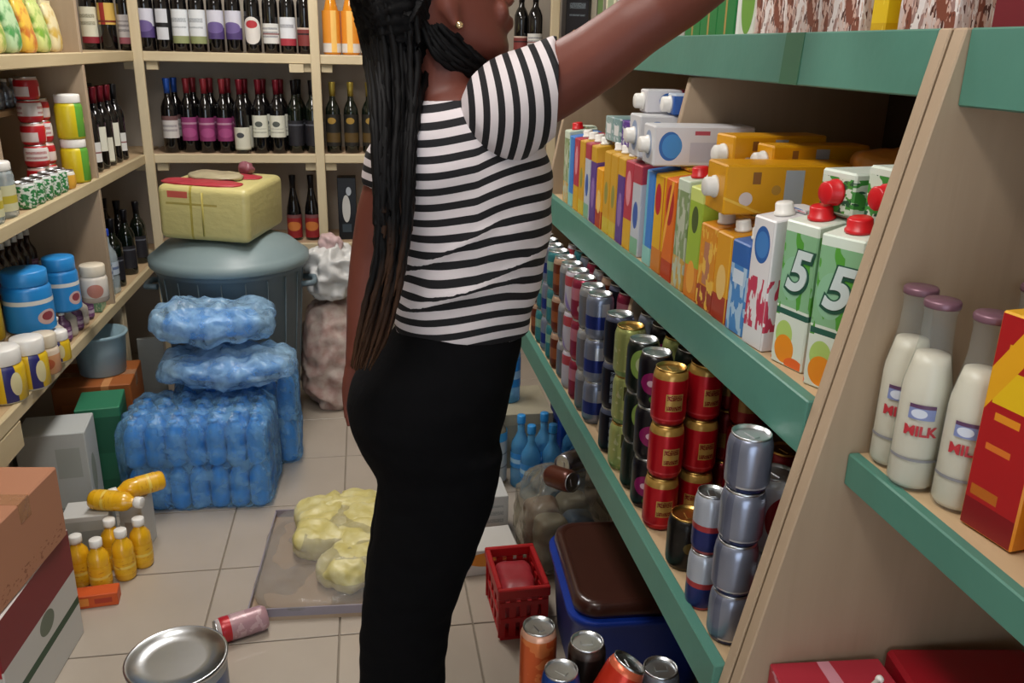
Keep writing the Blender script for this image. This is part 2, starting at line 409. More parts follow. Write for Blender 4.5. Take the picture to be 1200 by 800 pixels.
def wine_parts(key,h,glass,label,foil,lz=(.10,.42),r=.0335,arc=(150,390),shape='bord'):
    k=('wine',key)
    if k not in CACHE:
        if shape=='bord': pr=[(r*.9,0),(r,.006),(r,h*.56),(r*.96,h*.62),(r*.72,h*.69),(r*.42,h*.745),(r*.37,h*.80),(r*.36,h*.96),(r*.42,h*.965),(r*.42,h*.985),(r*.36,h*.99)]
        else: pr=[(r*.9,0),(r,.006),(r,h*.42),(r*.94,h*.5),(r*.6,h*.66),(r*.42,h*.76),(r*.37,h*.85),(r*.36,h*.96),(r*.42,h*.965),(r*.42,h*.985),(r*.36,h*.99)]
        g=MB().lathe(pr,18).mesh('glass')
        l=MB().lathe([(r+.0008,h*lz[0]),(r+.0008,h*lz[1])],16,arc=arc,close=False).mesh('label')
        f=MB().lathe([(r*.40,h*.80),(r*.395,h*.9),(r*.45,h*.957),(r*.46,h*.99),(r*.44,h),(.002,h)],14).mesh('foil')
        CACHE[k]=(g,l,f)
    g,l,f=CACHE[k]; out=[('glass',g,glass)]
    if label is not None: out.append(('label',l,label))
    out.append(('foil',f,foil)); return out
def jar_parts(key,r,h,body,lid,lab=None,labz=(.15,.7),lidh=.22,ribbed=False):
    k=('jar',key)
    if k not in CACHE:
        hb=h*(1-lidh)
        b=MB().lathe([(r*.9,0),(r,.006),(r,hb-.012),(r*.93,hb-.003),(r*.84,hb),(r*.84,hb+.004)],20).mesh('jar_body')
        l=MB().lathe([(r*.90,hb+.001),(r*.92,hb+.003),(r*.92,h-.004),(r*.86,h),(.001,h)],20).mesh('jar_lid')
        s=MB().lathe([(r+.0007,hb*labz[0]),(r+.0007,hb*labz[1])],20,arc=(100,440),close=False).mesh('jar_label')
        CACHE[k]=(b,l,s)
    b,l,s=CACHE[k]; out=[('body',b,body),('lid',l,lid)]
    if lab is not None: out.append(('label',s,lab))
    return out
def bottle_parts(key,r,h,body,cap,lab=None,labz=(.25,.55),neck=.72,capk=1.0):
    k=('bot',key)
    if k not in CACHE:
        n=h*neck
        b=MB().lathe([(r*.85,0),(r,.008),(r,h*.25),(r*.94,h*.28),(r,h*.31),(r,n*.78),(r*.9,n*.88),(r*.55,n*.99),(r*.36,n+.06*h),(r*.36,h*.9)],18).mesh('bottle_body')
        c=MB().lathe([(r*.42*capk,h*(.89 if capk==1 else .86)),(r*.43*capk,h*.9),(r*.43*capk,h*.99),(r*.38*capk,h),(.001,h)],14).mesh('bottle_cap')
        l=MB().lathe([(r+.0008,h*labz[0]),(r+.0008,h*labz[1])],18,close=False).mesh('bottle_label')
        CACHE[k]=(b,c,l)
    b,c,l=CACHE[k]; out=[('body',b,body),('cap',c,cap)]
    if lab is not None: out.append(('label',l,lab))
    return out
def carton_parts(key,w,d,h,body,cap=None,capr=.015,capx=-.2,slope=.0,five=False):
    """drink carton: w along Y (width seen from the aisle), d along X, front towards -X; cap on top near the front"""
    k=('carton',key)
    if k not in CACHE:
        m=MB().box(-d/2,d/2,-w/2,w/2,0,h)
        if slope:
            for i in (5,6): m.v[i]=(m.v[i][0],m.v[i][1],h+slope*0)
            for i in (4,7): m.v[i]=(m.v[i][0],m.v[i][1],h-slope)
        b=m.mesh('carton_body',.0022,1)
        fl_=MB().box(d*.1,d*.5-.003,-w*.45,w*.45,h-slope*.2,h+.003).mesh('fold')
        c=MB().lathe([(capr*1.15,0),(capr*1.15,.004),(capr,.005),(capr*.97,.017),(capr*.85,.019),(.001,.019)],14).mesh('carton_cap')
        CACHE[k]=(b,fl_,c)
    b,fl_,c=CACHE[k]; out=[('body',b,body,[('top_fold',fl_,body)])]
    if cap is not None: out.append(('cap',c,cap,None,(capx*d,0,h-slope*.55),(0,-math.atan2(slope,d) if slope else 0,0)))
    return out
def box_parts(key,sx,sy,sz,mat,bev=.002,tape=None):
    k=('box',key)
    if k not in CACHE: CACHE[k]=MB().box(-sx/2,sx/2,-sy/2,sy/2,0,sz).mesh('box_body',bev,1)
    out=[('body',CACHE[k],mat)]
    if tape is not None:
        kt=('tape',key)
        if kt not in CACHE: CACHE[kt]=MB().box(-sx/2-.0006,sx/2+.0006,-.024,.024,sz-.05,sz+.0008).mesh('tape')
        out.append(('tape',CACHE[kt],tape))
    return out
# ================================================================== wines on the back shelves
foil_red=plain('foil_wine_red','#6d1524',.3,.4); foil_blk=plain('foil_black','#141216',.3,.3); foil_blue=plain('foil_blue','#2450a8',.3,.3)
foil_gold=plain('foil_gold','#b7a24a',.3,.7); foil_pink=plain('foil_dull_red','#8b2a33',.35,.3)
def wl(name,base,*L,**k): return pack('wine_label_'+name,base,L,.6,**k)
W={
 'cream_red':('black wine bottle with a cream label over a red band',M_blackgl,wl('cream_red','#dcdcc8',('b',0,.18,'#8d2030'),('l',.25,.75,.4,.8,5,'#8a8a72')),foil_blk,(.08,.50)),
 'yellow':('wine bottle with a yellow and red label',M_blackgl,wl('yellow','#d9b45a',('s',.4,.55,'#a2332a'),('b',.1,.2,'#7a2c1e')),foil_blk,(.30,.55)),
 'white_pink':('wine bottle with white label, pink foot',M_blackgl,wl('white_pink','#dadade',('b',0,.22,'#b26878'),('l',.2,.8,.4,.8,6,'#888892')),foil_blk,(.08,.42)),
 'white_purple':('wine bottle with a white and purple label',M_blackgl,wl('white_purple','#ccccd8',('b',0,.4,'#4b3a70'),('e',.5,.4,.3,.2,'#6b5a92')),foil_blk,(.16,.50)),
 'narrow':('slim dark bottle with narrow white label',M_blackgl,wl('narrow','#c9ccd2',('s',0,.32,'#0c0b10'),('s',.68,1,'#0c0b10'),('b',.4,.55,'#0c0b10')),foil_blk,(.14,.50)),
 'white_green':('wine bottle with a tall white label and olive foot',M_blackgl,wl('white_green','#d9dde0',('b',0,.22,'#8c9466'),('l',.25,.75,.45,.75,4,'#9aa0a6')),foil_blk,(.10,.50)),
 'heart':('dark bottle with a white shield-shaped label',M_blackgl,wl('heart','#100c10',('e',.5,.5,.32,.48,'#dad6d0'),('e',.5,.72,.18,.14,'#b03038')),foil_red,(.10,.44)),
 'white_sq':('wine bottle with a square white label',M_blackgl,wl('white_sq','#d6d6d2',('l',.2,.8,.3,.8,5,'#777a82'),('b',.44,.52,'#8a5a5a')),foil_blk,(.12,.36)),
 'white_red':('wine bottle with a white label and red foot',M_blackgl,wl('white_red','#dcdfe4',('b',0,.25,'#a5323f'),('l',.25,.75,.5,.85,4,'#8a8d96')),foil_blk,(.10,.44)),
 'dark_red':('dark bottle with a dull red label',M_blackgl,wl('dark_red','#7a3230',('b',.6,.7,'#2a1214'),('b',.9,1,'#cbb7a8')),foil_blk,(.10,.32)),
 'gold_clear':('amber spirit bottle with white foot',plain('amber_spirit','#d98a1e',.12,var=.2,coat=.6),wl('gold_clear','#e0902a',('b',0,.22,'#d9d4cc'),('s',.45,.6,'#f2c268')),plain('silver_foil','#dadada',.25,.6),(.03,.55)),
 'blue_white':('wine bottle with a blue foil and white label',M_blackgl,wl('blue_white','#c8c4c0',('b',.8,1,'#6a4a4a'),('l',.25,.75,.25,.7,5,'#8a8488')),foil_blue,(.20,.50)),
 'magenta':('wine bottle with a magenta label and red foil',M_blackgl,wl('magenta','#8a3468',('b',.7,.78,'#b68aa0'),('e',.5,.35,.25,.2,'#a54a80')),foil_pink,(.16,.48)),
 'white_low':('wine bottle with low white label',M_blackgl,wl('white_low','#d6d4c2',('e',.5,.65,.12,.12,'#44464a'),('b',.0,.05,'#98967e')),foil_red,(.05,.36)),
 'white_mid':('wine bottle with off-white label, red foil',M_blackgl,wl('white_mid','#d8d8c8',('e',.5,.6,.12,.13,'#555a55'),('l',.25,.75,.2,.4,4,'#8a8a7a')),foil_red,(.22,.52)),
 'plain_dark':('dark bottle without a bright label',M_greengl,wl('plain_dark','#1c1b22',('b',.8,.86,'#5a5d66')),foil_blk,(.10,.45)),
 'gold_dark':('dark bottle with gold foil',M_greengl,wl('gold_dark','#1a1712',('e',.5,.8,.14,.1,'#9c7c34'),('r',.2,.8,.12,.42,'#54401a')),foil_gold,(.10,.55)),
 'red_label':('dark bottle with a bright red label',M_blackgl,wl('red_label','#8f2025',('e',.5,.5,.25,.2,'#c8783a'),('b',.85,1,'#74484a')),foil_blk,(.04,.40)),
}
def wine(k,x,y,z,label,group,h=.31,rz=0):
    d,g,l,f,lz=W[k]
    sh='cone' if k in('gold_clear','red_label') else 'bord'
    place(wine_parts((k,h),h,g,l,f,lz,.039 if k=='gold_clear' else .0335,shape=sh),'wine_bottle',label,'bottle',(x,y,z),rz+random.uniform(-.25,.25),group)
def wdesc(k): return W[k][0]
up=[(107,'cream_red'),(128,'yellow'),(150,'white_pink'),(173,'white_purple'),(192,'narrow'),(212,'white_green'),(233,'white_green'),(254,'white_purple'),(275,'white_purple'),(297,'heart'),(318,'white_sq'),(338,'white_red'),(358,'dark_red')]
lx_=-9
for i,(px,k) in enumerate(up):
    p=onY(px,45,4.09); p.x=max(p.x,lx_+.0685); lx_=p.x
    wine(k,p.x,4.09,ZB[0],f'{wdesc(k)}, {ORD[i]} from left, top back shelf','wines on the top back shelf',.34)
for i,px in enumerate((389,411,433)):
    p=onY(px,45,4.09); wine('gold_clear',p.x,4.09,ZB[0],f'{wdesc("gold_clear")}, {ORD[i]} right of post, top back shelf','amber bottles on the top back shelf',.33)
mid=[(200,'blue_white',4.10),(219,'magenta',4.12),(233,'magenta',4.10),(256,'magenta',4.10),(277,'white_low',4.07),(299,'white_mid',4.09),(321,'white_mid',4.09),(345,'plain_dark',4.10),(364,'plain_dark',4.10)]
lastx=-9
for i,(px,k,y) in enumerate(mid):
    p=onY(px,150,y); xx=max(p.x,lastx+.077); lastx=xx
    wine(k,xx,y,ZB[1],f'{wdesc(k)}, {ORD[i]} from left, middle back shelf','wines on the middle back shelf',.315)
    wine(k,xx+.012,y+.09,ZB[1],f'{wdesc(k)} rear row, {ORD[i]} from left, middle back shelf','rear wines on the middle back shelf',.315)
for i,px in enumerate((391,412,433)):
    p=onY(px,150,4.10); wine('gold_dark',p.x,4.10,ZB[1],f'{wdesc("gold_dark")}, {ORD[i]} right of post, middle back shelf','gold foil bottles',.31)
for i,px in enumerate((345,366)):
    p=onY(px,255,4.12); wine('red_label',p.x,4.12,ZB[2],f'{wdesc("red_label")}, {"left" if i==0 else "right"} of the two behind the bin lid','red label bottles low on the back shelf',.30)
p=onY(405,250,4.14)
place(box_parts('figbox',.085,.085,.29,pack('figure_box','#10131a',[('e',.45,.5,.22,.22,'#c8c8c4'),('e',.6,.78,.14,.07,'#b8c0c8'),('r',.2,.7,.12,.25,'#3a4650')],.4)),'gift_box','dark upright gift box with a pale figure on the low back shelf','box',(p.x+.01,4.14,ZB[2]))
# right end of the top back shelf, seen past the face and above the arm
for i,(px,k) in enumerate(((613,'dark_red'),(627,'white_sq'))):
    p=onY(px,40,4.09); wine(k,p.x,4.09+(.0 if i else .05),ZB[0],f'{wdesc(k)} {"nearest" if i else "half hidden"} in front of the face on the top back shelf','bottles beyond the face',.30)
p=onY(673,40,4.10)
place(box_parts('flamebox',.105,.09,.34,pack('flame_box','#23242c',[('e',.40,.25,.16,.13,'#e0a860'),('e',.40,.22,.08,.07,'#f4e2b0'),('l',.15,.85,.55,.9,7,'#7c8a94')],.4)),'gift_box','charcoal box with a flame emblem on the top back shelf above the arm','box',(p.x,4.10,ZB[0]))
for i,(px,c,cc) in enumerate(((692,'#cfc9b8','cream'),(706,'#a8a294','grey'))):
    p=onY(px,30,4.12); 
    place(box_parts('pk'+cc,.06,.08,.33,pack('carton_'+cc,c,[('s',.42,.5,'#5c5a54'),('r',.1,.9,.1,.3,'#b7b29c'),('r',.5,.9,.6,.9,'#84a668')],.5)),'carton',f'tall {cc} carton beside the flame box on the top back shelf','carton',(p.x+.02,4.12,ZB[0]))
# corner shelf bottles (left shelf beyond the divider)
sidew=['white_mid','white_sq','white_mid','white_low']
for r_ in range(2):
    for i in range(6):
        k=sidew[i%4]; y=3.375+i*.094+.03*r_; x=-1.0-.1*r_
        if y>3.98: continue
        wine(k,x,y,ZL[1],f'{wdesc(k)}, {ORD[i]} past tins, {"front" if r_==0 else "rear"} row, corner shelf','corner shelf wines',.30,R(-45))
for i in range(5):
    k=('plain_dark','red_label','plain_dark','dark_red','plain_dark')[i]; y=3.56+i*.10
    wine(k,-.995-.05*(i%2),y,ZL[2],f'{wdesc(k)}, {ORD[i]} from near end, low corner shelf','low corner bottles',.29 if i%2 else .27,R(-45))
    wine('plain_dark',-1.13-.04*(i%2),y+.02,ZL[2],f'unlabelled dark bottle, {ORD[i]} in the rear row of the low corner shelf','low corner bottles',.28)
# ================================================================== left shelf stock
tin_red=pack('tin_red','#b81c26',[('r',.15,.85,.15,.6,'#d8c8c4'),('b',.9,1,'#d0b0a8')],.35,rep=2)
tin_wht=pack('tin_white','#d6cdca',[('b',0,.3,'#b51f2a'),('l',.2,.8,.4,.85,4,'#a4565a'),('b',.92,1,'#b51f2a')],.35,rep=2)
for c,(X,Y) in enumerate(((-1.058,3.075),(-1.062,3.155))):
    for r_ in range(5 - c):
        m=tin_red if (r_+c)%2==0 else tin_wht
        place(can_parts('tr' if m is tin_red else 'tw',.037,.070,m),'milk_tin',f'{"red" if m is tin_red else "white and red"} tin, {ORD[r_]} from the bottom of the {"near" if c==0 else "far"} red-and-white stack','tin',(X,Y,ZL[1]+r_*.0705),random.uniform(0,6),'stacked red and white tins')
ytin=pack('tin_yellow','#d8c420',[('s',.40,.7,'#5da038'),('b',0,.06,'#c8b820'),('e',.65,.5,.12,.16,'#e0d468')],.35,rep=0)
for r_ in range(2):
    place(jar_parts('ytin',.044,.146,ytin,M_white,lidh=.2),'powder_tin',f'yellow tin with a white lid, {"lower" if r_==0 else "upper"} of the two beside the divider','tin',(-.984,3.212,ZL[1]+r_*.1465),R(170),'yellow tins with white lids')
gcan=pack('tin_green','#2c7a40',[('n',7,.52,'#cfd6cc'),('b',.9,1,'#c8ccc8')],.3,rep=2)
for i in range(5):
    place(can_parts('gc',.033,.075,gcan),'green_can',f'small green and white can, {ORD[i]} from the near end along the middle left shelf edge','can',(-.978,2.70+i*.071,ZL[1]),random.uniform(0,6),'small green cans')
yb=pack('tin_amber','#d8a23a',[('b',.8,1,'#d8d4c8')],.35)
place(can_parts('amber',.030,.06,yb),'small_tin','small amber tin between the green cans and the red stack','tin',(-.975,3.062,ZL[1]),0)
for i in range(2):
    place(jar_parts('djar',.036,.085,plain('dark_red_jar','#5a1018',.25),plain('jar_lid_red','#7a1a20',.3),lidh=.25),'jam_jar',f'dark red jar, {ORD[i]} from the near end on the little upper shelf','jar',(-1.155,2.80+.1*i,1.281),0,'dark red jars')
for i in range(3):
    place(bottle_parts('silverb',.022,.09,plain('silver_bottle','#9aa4b0',.3,.5),M_white),'small_bottle',f'small silver bottle, {ORD[i]} behind the tin stack on the little upper shelf','bottle',(-1.145,3.06+.075*i,1.281),0,'silver bottles')
for i in range(3):
    place(jar_parts('cj',.045,.15,M_pet,M_white,pack('cj_label','#c8c6a0',[('b',.3,.6,'#b8a83a')],.5),lidh=.16),'clear_jar',f'clear plastic jar, yellowish label, {ORD[i]} from near panel, middle left shelf','jar',(-.995-.03*(i==2),2.56-.1*i,ZL[1]),0,'clear jars')
# top left shelf: bright pouches and cartons
pc=[('#d89a28','#e6c64a','orange'),('#7aa83a','#cfd88a','lime'),('#4f9a54','#b8d6a8','green'),('#5a8aa8','#c2d8dc','pale blue'),('#3f7a5c','#d8d8cc','dark green'),('#c9a84a','#e0d4a8','golden'),('#c8742c','#e8c04a','amber'),('#8fb04a','#e0d88a','yellow-green')]
def pouch(c1,c2,key,h=.17,wd=.10):
    k=('pouch',key)
    if k not in CACHE:
        def ex(P,q): 
            t=P.z/h; P.x*=(1.0-.75*t**2); P.y*=(1-.08*math.sin(t*math.pi)); return P
        me=lump(.07,wd,h,5,.004,14,8,hash(key)%7,extra=ex)
        sl=MB().box(-.003,.003,-wd*.47,wd*.47,h-.012,h+.008).mesh('seal')
        CACHE[k]=(me,sl)
    m=mottled('pouch_'+key,c1,c2,26,.3); m2=plain('pouchseal_'+key,c2,.3)
    b=MB().lathe([(.001,0),(wd*.28,0),(wd*.28,.001),(.001,.001)],14).mesh('emblem')
    return [('body',CACHE[k][0],m),('seal',CACHE[k][1],m2),('panel',MB().ball((-.03,0,h*.45),(.012,wd*.3,h*.26),10,6).mesh('panel'),m2)]
i=0
for row in range(3):
    for k in range(7):
        Y=2.44+.122*k+.03*row
        if Y>3.22: continue
        c1,c2,nm=pc[(k*3+row*2+(k//2))%8]
        kk=nm+str(row%2)
        rr=('front','middle','rear')[row]
        place(pouch(c1,c2,kk,.15+.05*row),'snack_pouch',f'{nm} foil pouch, {ORD[k]} from near end, {rr} row, top left shelf','pouch',(-1.0-.095*row,Y,ZL[0]),0,'pouches on the top left shelf'); i+=1
for k in range(5):
    c1,c2,nm=pc[(k*2+1)%8]
    place(box_parts('topbox'+nm,.05,.09,.13,pack('topbox_'+nm,c1,[('e',1.5,.5,.3,.3,c2),('b',.85,1,c2)],.4)),'small_carton',f'small {nm} carton against the wall, {ORD[k]} from near end, top left shelf','carton',(-1.28,2.5+.15*k,ZL[0]))
# jar shelf: raised rear step and front row
bl_body=plain('blue_jar','#1f7fc4',.35,var=.06); bl_lid=plain('blue_jar_lid','#2a8ad0',.35,var=.06); navy=plain('navy_lid','#22308a',.35)
bl_lab=pack('blue_jar_label','#2a86c8',[('b',.86,1,'#d8d8d0'),('e',.6,.42,.08,.24,'#c8a8a0'),('e',.6,.45,.05,.14,'#8a3a40')],.4,rep=0)
y_body=pack('yellow_jar','#d8b416',[('s',.73,.83,'#28286a'),('e',.83,.5,.05,.3,'#d8cfa0'),('b',0,.05,'#c8c4b4'),('e',.46,.5,.05,.25,'#e0c84a')],.4,rep=0)
p_body=pack('peach_jar','#c8946a',[('b',.7,1,'#d4c4b0'),('e',.8,.4,.1,.2,'#b05a3a')],.4,rep=0)
w_body=pack('white_jar','#d4ccc0',[('e',.8,.45,.1,.25,'#b87a6a'),('b',0,.2,'#b8a898')],.4,rep=0)
def jar(kind,x,y,z,label,r,h,rz=0,group='jars on the left shelf',cat='jar'):
    K={'blue':(bl_body,bl_lid,bl_lab,(.05,.72),.24),'yellow':(y_body,M_white,None,(.1,.8),.30),'yellownavy':(y_body,navy,None,(.1,.8),.25),'peach':(p_body,plain('cream_lid','#d8cdb8',.4),None,(.1,.8),.33),'white':(w_body,plain('cream_lid','#d8cdb8',.4),None,(.1,.8),.3)}[kind]
    place(jar_parts((kind,r,h),r,h,K[0],K[1],K[2],K[3],K[4]),'jar',label,cat,(x,y,z),rz,group)
def jp(px,py,z): p=onZ(px,py,z); return p.x,p.y
x_,y_=jp(38,385,TZ); jar('blue',x_,y_,TZ,'large blue jar with white band and blue lid, nearest on the raised step',.068,.185,R(30))
x_,y_=jp(74,364,TZ); jar('blue',x_,y_+.02,TZ,'blue jar second from the near end on the raised step',.052,.175,R(30))
jar('white',x_+.07,y_+.115,TZ,'white jar with a cream lid beyond the two blue jars',.043,.125)
x_,y_=jp(2,393,TZ); jar('yellownavy',x_-.03,y_-.045,TZ,'yellow jar with navy lid on the raised step before the blue jars',.056,.165,R(20))
for i,(px,py,r,h_) in enumerate(((-26,500,.052,.15),(14,472,.052,.15),(44,456,.047,.145))):
    x_,y_=jp(px,py,ZL[2]); jar('yellow',x_-.02,y_+.03,ZL[2],f'yellow jar with a white lid, {ORD[i]} from the near end at the edge of the jar shelf',r,h_,R(25))
x_,y_=jp(12,440,ZL[2]); jar('yellownavy',-1.012-.10,2.36,ZL[2],'yellow jar with navy lid behind the front yellow jars',.042,.155)
x_,y_=jp(62,438,ZL[2]); jar('peach',x_-.02,y_+.02,ZL[2],'peach-coloured jar with cream lid next to the last yellow jar',.039,.12)
x_,y_=jp(77,424,ZL[2]); jar('yellow',x_-.02,y_+.02,ZL[2],'small yellow jar with a white lid after the peach jar',.032,.095)
for i in range(5):
    jar('blue' if i in (2,3) else 'yellownavy',-1.262,2.30+.115*i,TZ,f'jar with coloured lid against the wall behind big jars, {ORD[i]} from near end',.045,.165)
pur=pack('purple_bottle','#7a4a78',[('b',.3,.6,'#c8b8c4'),('n',8,.55,'#a88aa0')],.4); ppl=plain('violet_glass','#5a3a58',.3)
for i in range(6):
    y=2.80+.062*i
    place(bottle_parts('pb',.024,.10,ppl if i%2 else plain('cream_bottle','#c8bfb0',.4),M_white,pur if i%2 else None,(.1,.5)),'small_bottle',f'{"violet" if i%2 else "cream"} small bottle with white cap, {ORD[i]} past the small yellow jar','bottle',(-.985,y,ZL[2]),0,'small bottles at the jar shelf edge')
for i in range(6):
    y=2.83+.06*i
    place(bottle_parts('pb2',.025,.12,ppl if (i+1)%2 else plain('grey_bottle','#8f8a92',.35),M_white,pur if (i+1)%2 else None,(.1,.5)),'small_bottle',f'{"violet" if (i+1)%2 else "grey"} bottle with white cap, {ORD[i]} after the white jar on the raised step','bottle',(-1.09,y,TZ),0,'small bottles on the raised step')
dk=plain('dark_sauce','#2c1512',.2,var=.2,coat=.5)
for i in range(8):
    place(bottle_parts('sauce',.026,.19,dk,M_white,pur if i%3==1 else None,(.15,.45)),'sauce_bottle',f'dark sauce bottle with white cap against the wall, {ORD[i]} past the wall-side jars','bottle',(-1.2+.0*(i%2),2.86+.058*i,TZ),0,'sauce bottles against the wall')
place(box_parts('gpack',.05,.09,.10,pack('green_packet','#6f9a78',[('b',.5,1,'#5a8a86'),('n',5,.55,'#a8b896')],.35)),'packet','green packet standing at the far end of the jar shelf edge','packet',(-.985,3.225,ZL[2]),.1)
place(box_parts('rosebag',.055,.07,.13,pack('rose_packet','#b8a49c',[('n',4,.5,'#7a3238')],.35)),'packet','pale packet with a red flower print at the far end of the jar shelf','packet',(-1.075,3.245,ZL[2]),.1)
blue_cap=plain('blue_cap','#2347b0',.35)
for i in range(2):
    place(bottle_parts('wb',.034,.25,M_pet,blue_cap,pack('wb_label','#b8c4d0',[('b',.4,.6,'#6a7a9a')],.4),(.3,.5)),'water_bottle',f'clear bottle with a blue cap beside the low corner bottles, {"near" if i==0 else "far"} one','bottle',(-.99,3.37+.085*i,ZL[2]),0)
# ================================================================== bin, packs and bags at the back
M_bin=plain('grey_bin_plastic','#5f7078',.5,var=.08,scale=5); M_binlid=plain('bin_lid_plastic','#7b8d90',.42,var=.08,scale=5)
bc=(-.535,3.45)
bt=thing('dustbin','large grey-blue plastic bin with a domed lid before the wine shelf','bin',(bc[0],bc[1],0))
m=MB().lathe([(.215,0),(.225,.01),(.272,.66),(.283,.665),(.285,.70),(.27,.70),(.262,.66),(.205,.02),(.001,.02)],40)
link('body',m.mesh('bin'),M_bin,bt)
for a in range(20):
    t=a/20*2*math.pi; c,s=math.cos(t),math.sin(t)
    link('rib',MB().tube([(.226*c,.226*s,.03),(.2735*c,.2735*s,.655)],.0022,6).mesh('rib'),M_bin,bt)
lidp=[(.298,.685),(.302,.69),(.302,.715),(.285,.725),(.275,.735),(.24,.765),(.17,.79),(.10,.80),(.001,.802)]
link('lid',MB().lathe(lidp,40).mesh('lid'),M_binlid,bt)
for s in (-1,1):
    link('handle',MB().tube([(s*.27,-.06,.60),(s*.315,-.05,.60),(s*.32,0,.60),(s*.315,.05,.60),(s*.27,.06,.60)],.012,8).mesh('hd'),M_bin,bt)
# yellow wrapped pack on the lid
M_yw=pack('yellow_wrap','#c4ba7c',[('r',.12,.34,.78,.90,'#b8564a'),('r',.1,.66,.655,.695,'#a3954f'),('l',.1,.66,.62,.74,2,'#86763a'),('s',.36,.385,'#a89a44')],.35,rep=0,bump=.25)
yp=thing('wrapped_pack','yellow plastic-wrapped pack with a red top lying on the bin lid','pack',(-.545,3.44,.806),(R(1),R(2),R(-14)))
def ypx(P,q): P.z+=.01*q.x*q.y; return P
b=MB().box(-.17,.17,-.19,.19,0,.20).mesh('yp',.025,4)
for p_ in b.polygons: p_.use_smooth=True
link('wrap',b,M_yw,yp)
for s in (0,): link('fold',MB().tube([(s*.08,-.190,.02),(s*.08,-.191,.1),(s*.08,-.190,.18)],.004,6).mesh('fd'),plain('yellow_fold','#b8aa56',.4),yp)
link('red_print',lump(.30,.12,.012,3,.004,16,8,2),plain('red_print','#a5303a',.4,var=.3,scale=12),yp,(-.03,-.11,.196))
link('red_print',lump(.20,.10,.012,3,.004,16,8,3),plain('red_print','#a5303a',.4),yp,(.03,.06,.196))
link('wrap_flap',lump(.20,.16,.03,2.5,.008,14,8,4),plain('grey_flap','#a09678',.4,var=.3),yp,(-.02,.0,.196))
link('wrap_knot',lump(.06,.05,.055,2.2,.012,22,8,5),plain('red_knot','#86505a',.4,var=.3),yp,(.05,.13,.198))
# blue water packs
M_bf=film('blue_film','#8cc2ea',.30,.2,24,.55); M_bw=plain('blue_water_bottle','#3a9ae4',.3,var=.15,coat=.3); M_bf2=film('pale_blue_film','#a8d0ee',.42,.2,24,.5)
def water_pack(label,loc,rz,nx,ny,r,h,seed,nz=2,name='water_pack'):
    H_=h; h=h/nz
    t=thing(name,label,'water pack',loc,(0,0,rz),'blue water packs')
    bm_=MB().lathe([(r*.85,0),(r*.97,.008),(r*.97,h*.32),(r*.90,h*.36),(r*.97,h*.40),(r*.97,h*.66),(r*.8,h*.78),(r*.42,h*.92),(r*.36,h*.94),(r*.40,h*.95),(r*.40,h),(.001,h)],14).mesh('bottle')
    for i in range(nx):
        for j in range(ny):
            for q_ in range(nz): link('bottle',bm_,M_bw,t,((i-(nx-1)/2)*2*r,(j-(ny-1)/2)*2*r,.002+q_*h))
    h=H_
    sx,sy=nx*2*r+.012,ny*2*r+.012
    def ex(P,q):
        t_=P.z/h
        P.x*=1+.018*math.cos(P.x/r*math.pi+ (0 if nx%2 else math.pi))*0
        if abs(q.y)>.8: P.y+=math.copysign(.010*math.cos(P.x/r*math.pi+(0 if nx%2 else math.pi)),q.y)
        if abs(q.x)>.8: P.x+=math.copysign(.010*math.cos(P.y/r*math.pi+(0 if ny%2 else math.pi)),q.x)
        if q.z>.7: P.z+=.006*(math.cos(P.x/r*math.pi+(0 if nx%2 else math.pi))+math.cos(P.y/r*math.pi+(0 if ny%2 else math.pi)))
        return P
    link('film',lump(sx+.006,sy+.006,h+.016,12,.009,10,34,seed,False,extra=ex),M_bf,t)
    return t
water_pack('big blue shrink-wrapped water pack lowest and nearest in the stack',(-.585,2.842,0),R(-2),7,4,.0325,.315,1)
water_pack('blue water pack behind and right of the big front pack',(-.49,3.09,0),R(2),6,2,.0335,.335,2)
t=thing('water_bag','pale blue crumpled water bag topmost on the water packs','water pack',(-.55,3.02,.503),(0,R(3),R(8)),'blue water packs')
link('film',lump(.42,.27,.14,2.8,.030,13,30,7),M_bf2,t); link('water',lump(.34,.19,.09,2.6,.012,9,12,7),M_bw,t,(0,0,.015))
t=thing('water_bag','pale blue crumpled water bag lying between the top bag and the big pack','water pack',(-.50,2.985,.365),(0,0,R(-5)),'blue water packs')
link('film',lump(.46,.30,.115,3.0,.026,13,30,9),M_bf2,t); link('water',lump(.38,.22,.075,2.6,.012,9,12,9),M_bw,t,(0,0,.012))
# bags beside the bin
t=thing('sack','pinkish woven sack standing on the floor beside the bin','bag',(-.165,3.60,0),(0,0,R(10)))
link('cloth',lump(.26,.24,.46,3.2,.028,9,30,12,True,extra=lambda P,q: V((P.x*(1-.22*P.z/.46),P.y*(1-.2*P.z/.46),P.z))),mottled('pink_sackcloth','#a88880','#c4b4aa',22,.6,.35,.65,.3),t)
t=thing('plastic_bag','white tied plastic bag resting on the pinkish sack','bag',(-.15,3.60,.492),(0,0,R(0)))
link('film',lump(.21,.20,.20,2.6,.034,12,28,15,True),plain('white_bag_film','#c8c8c6',.35,var=.25,scale=14,bump=.2),t)
link('knot',lump(.09,.07,.09,2.2,.02,20,10,16),plain('pinkish_knot','#c4a8a8',.4,var=.3),t,(.0,0,.17))
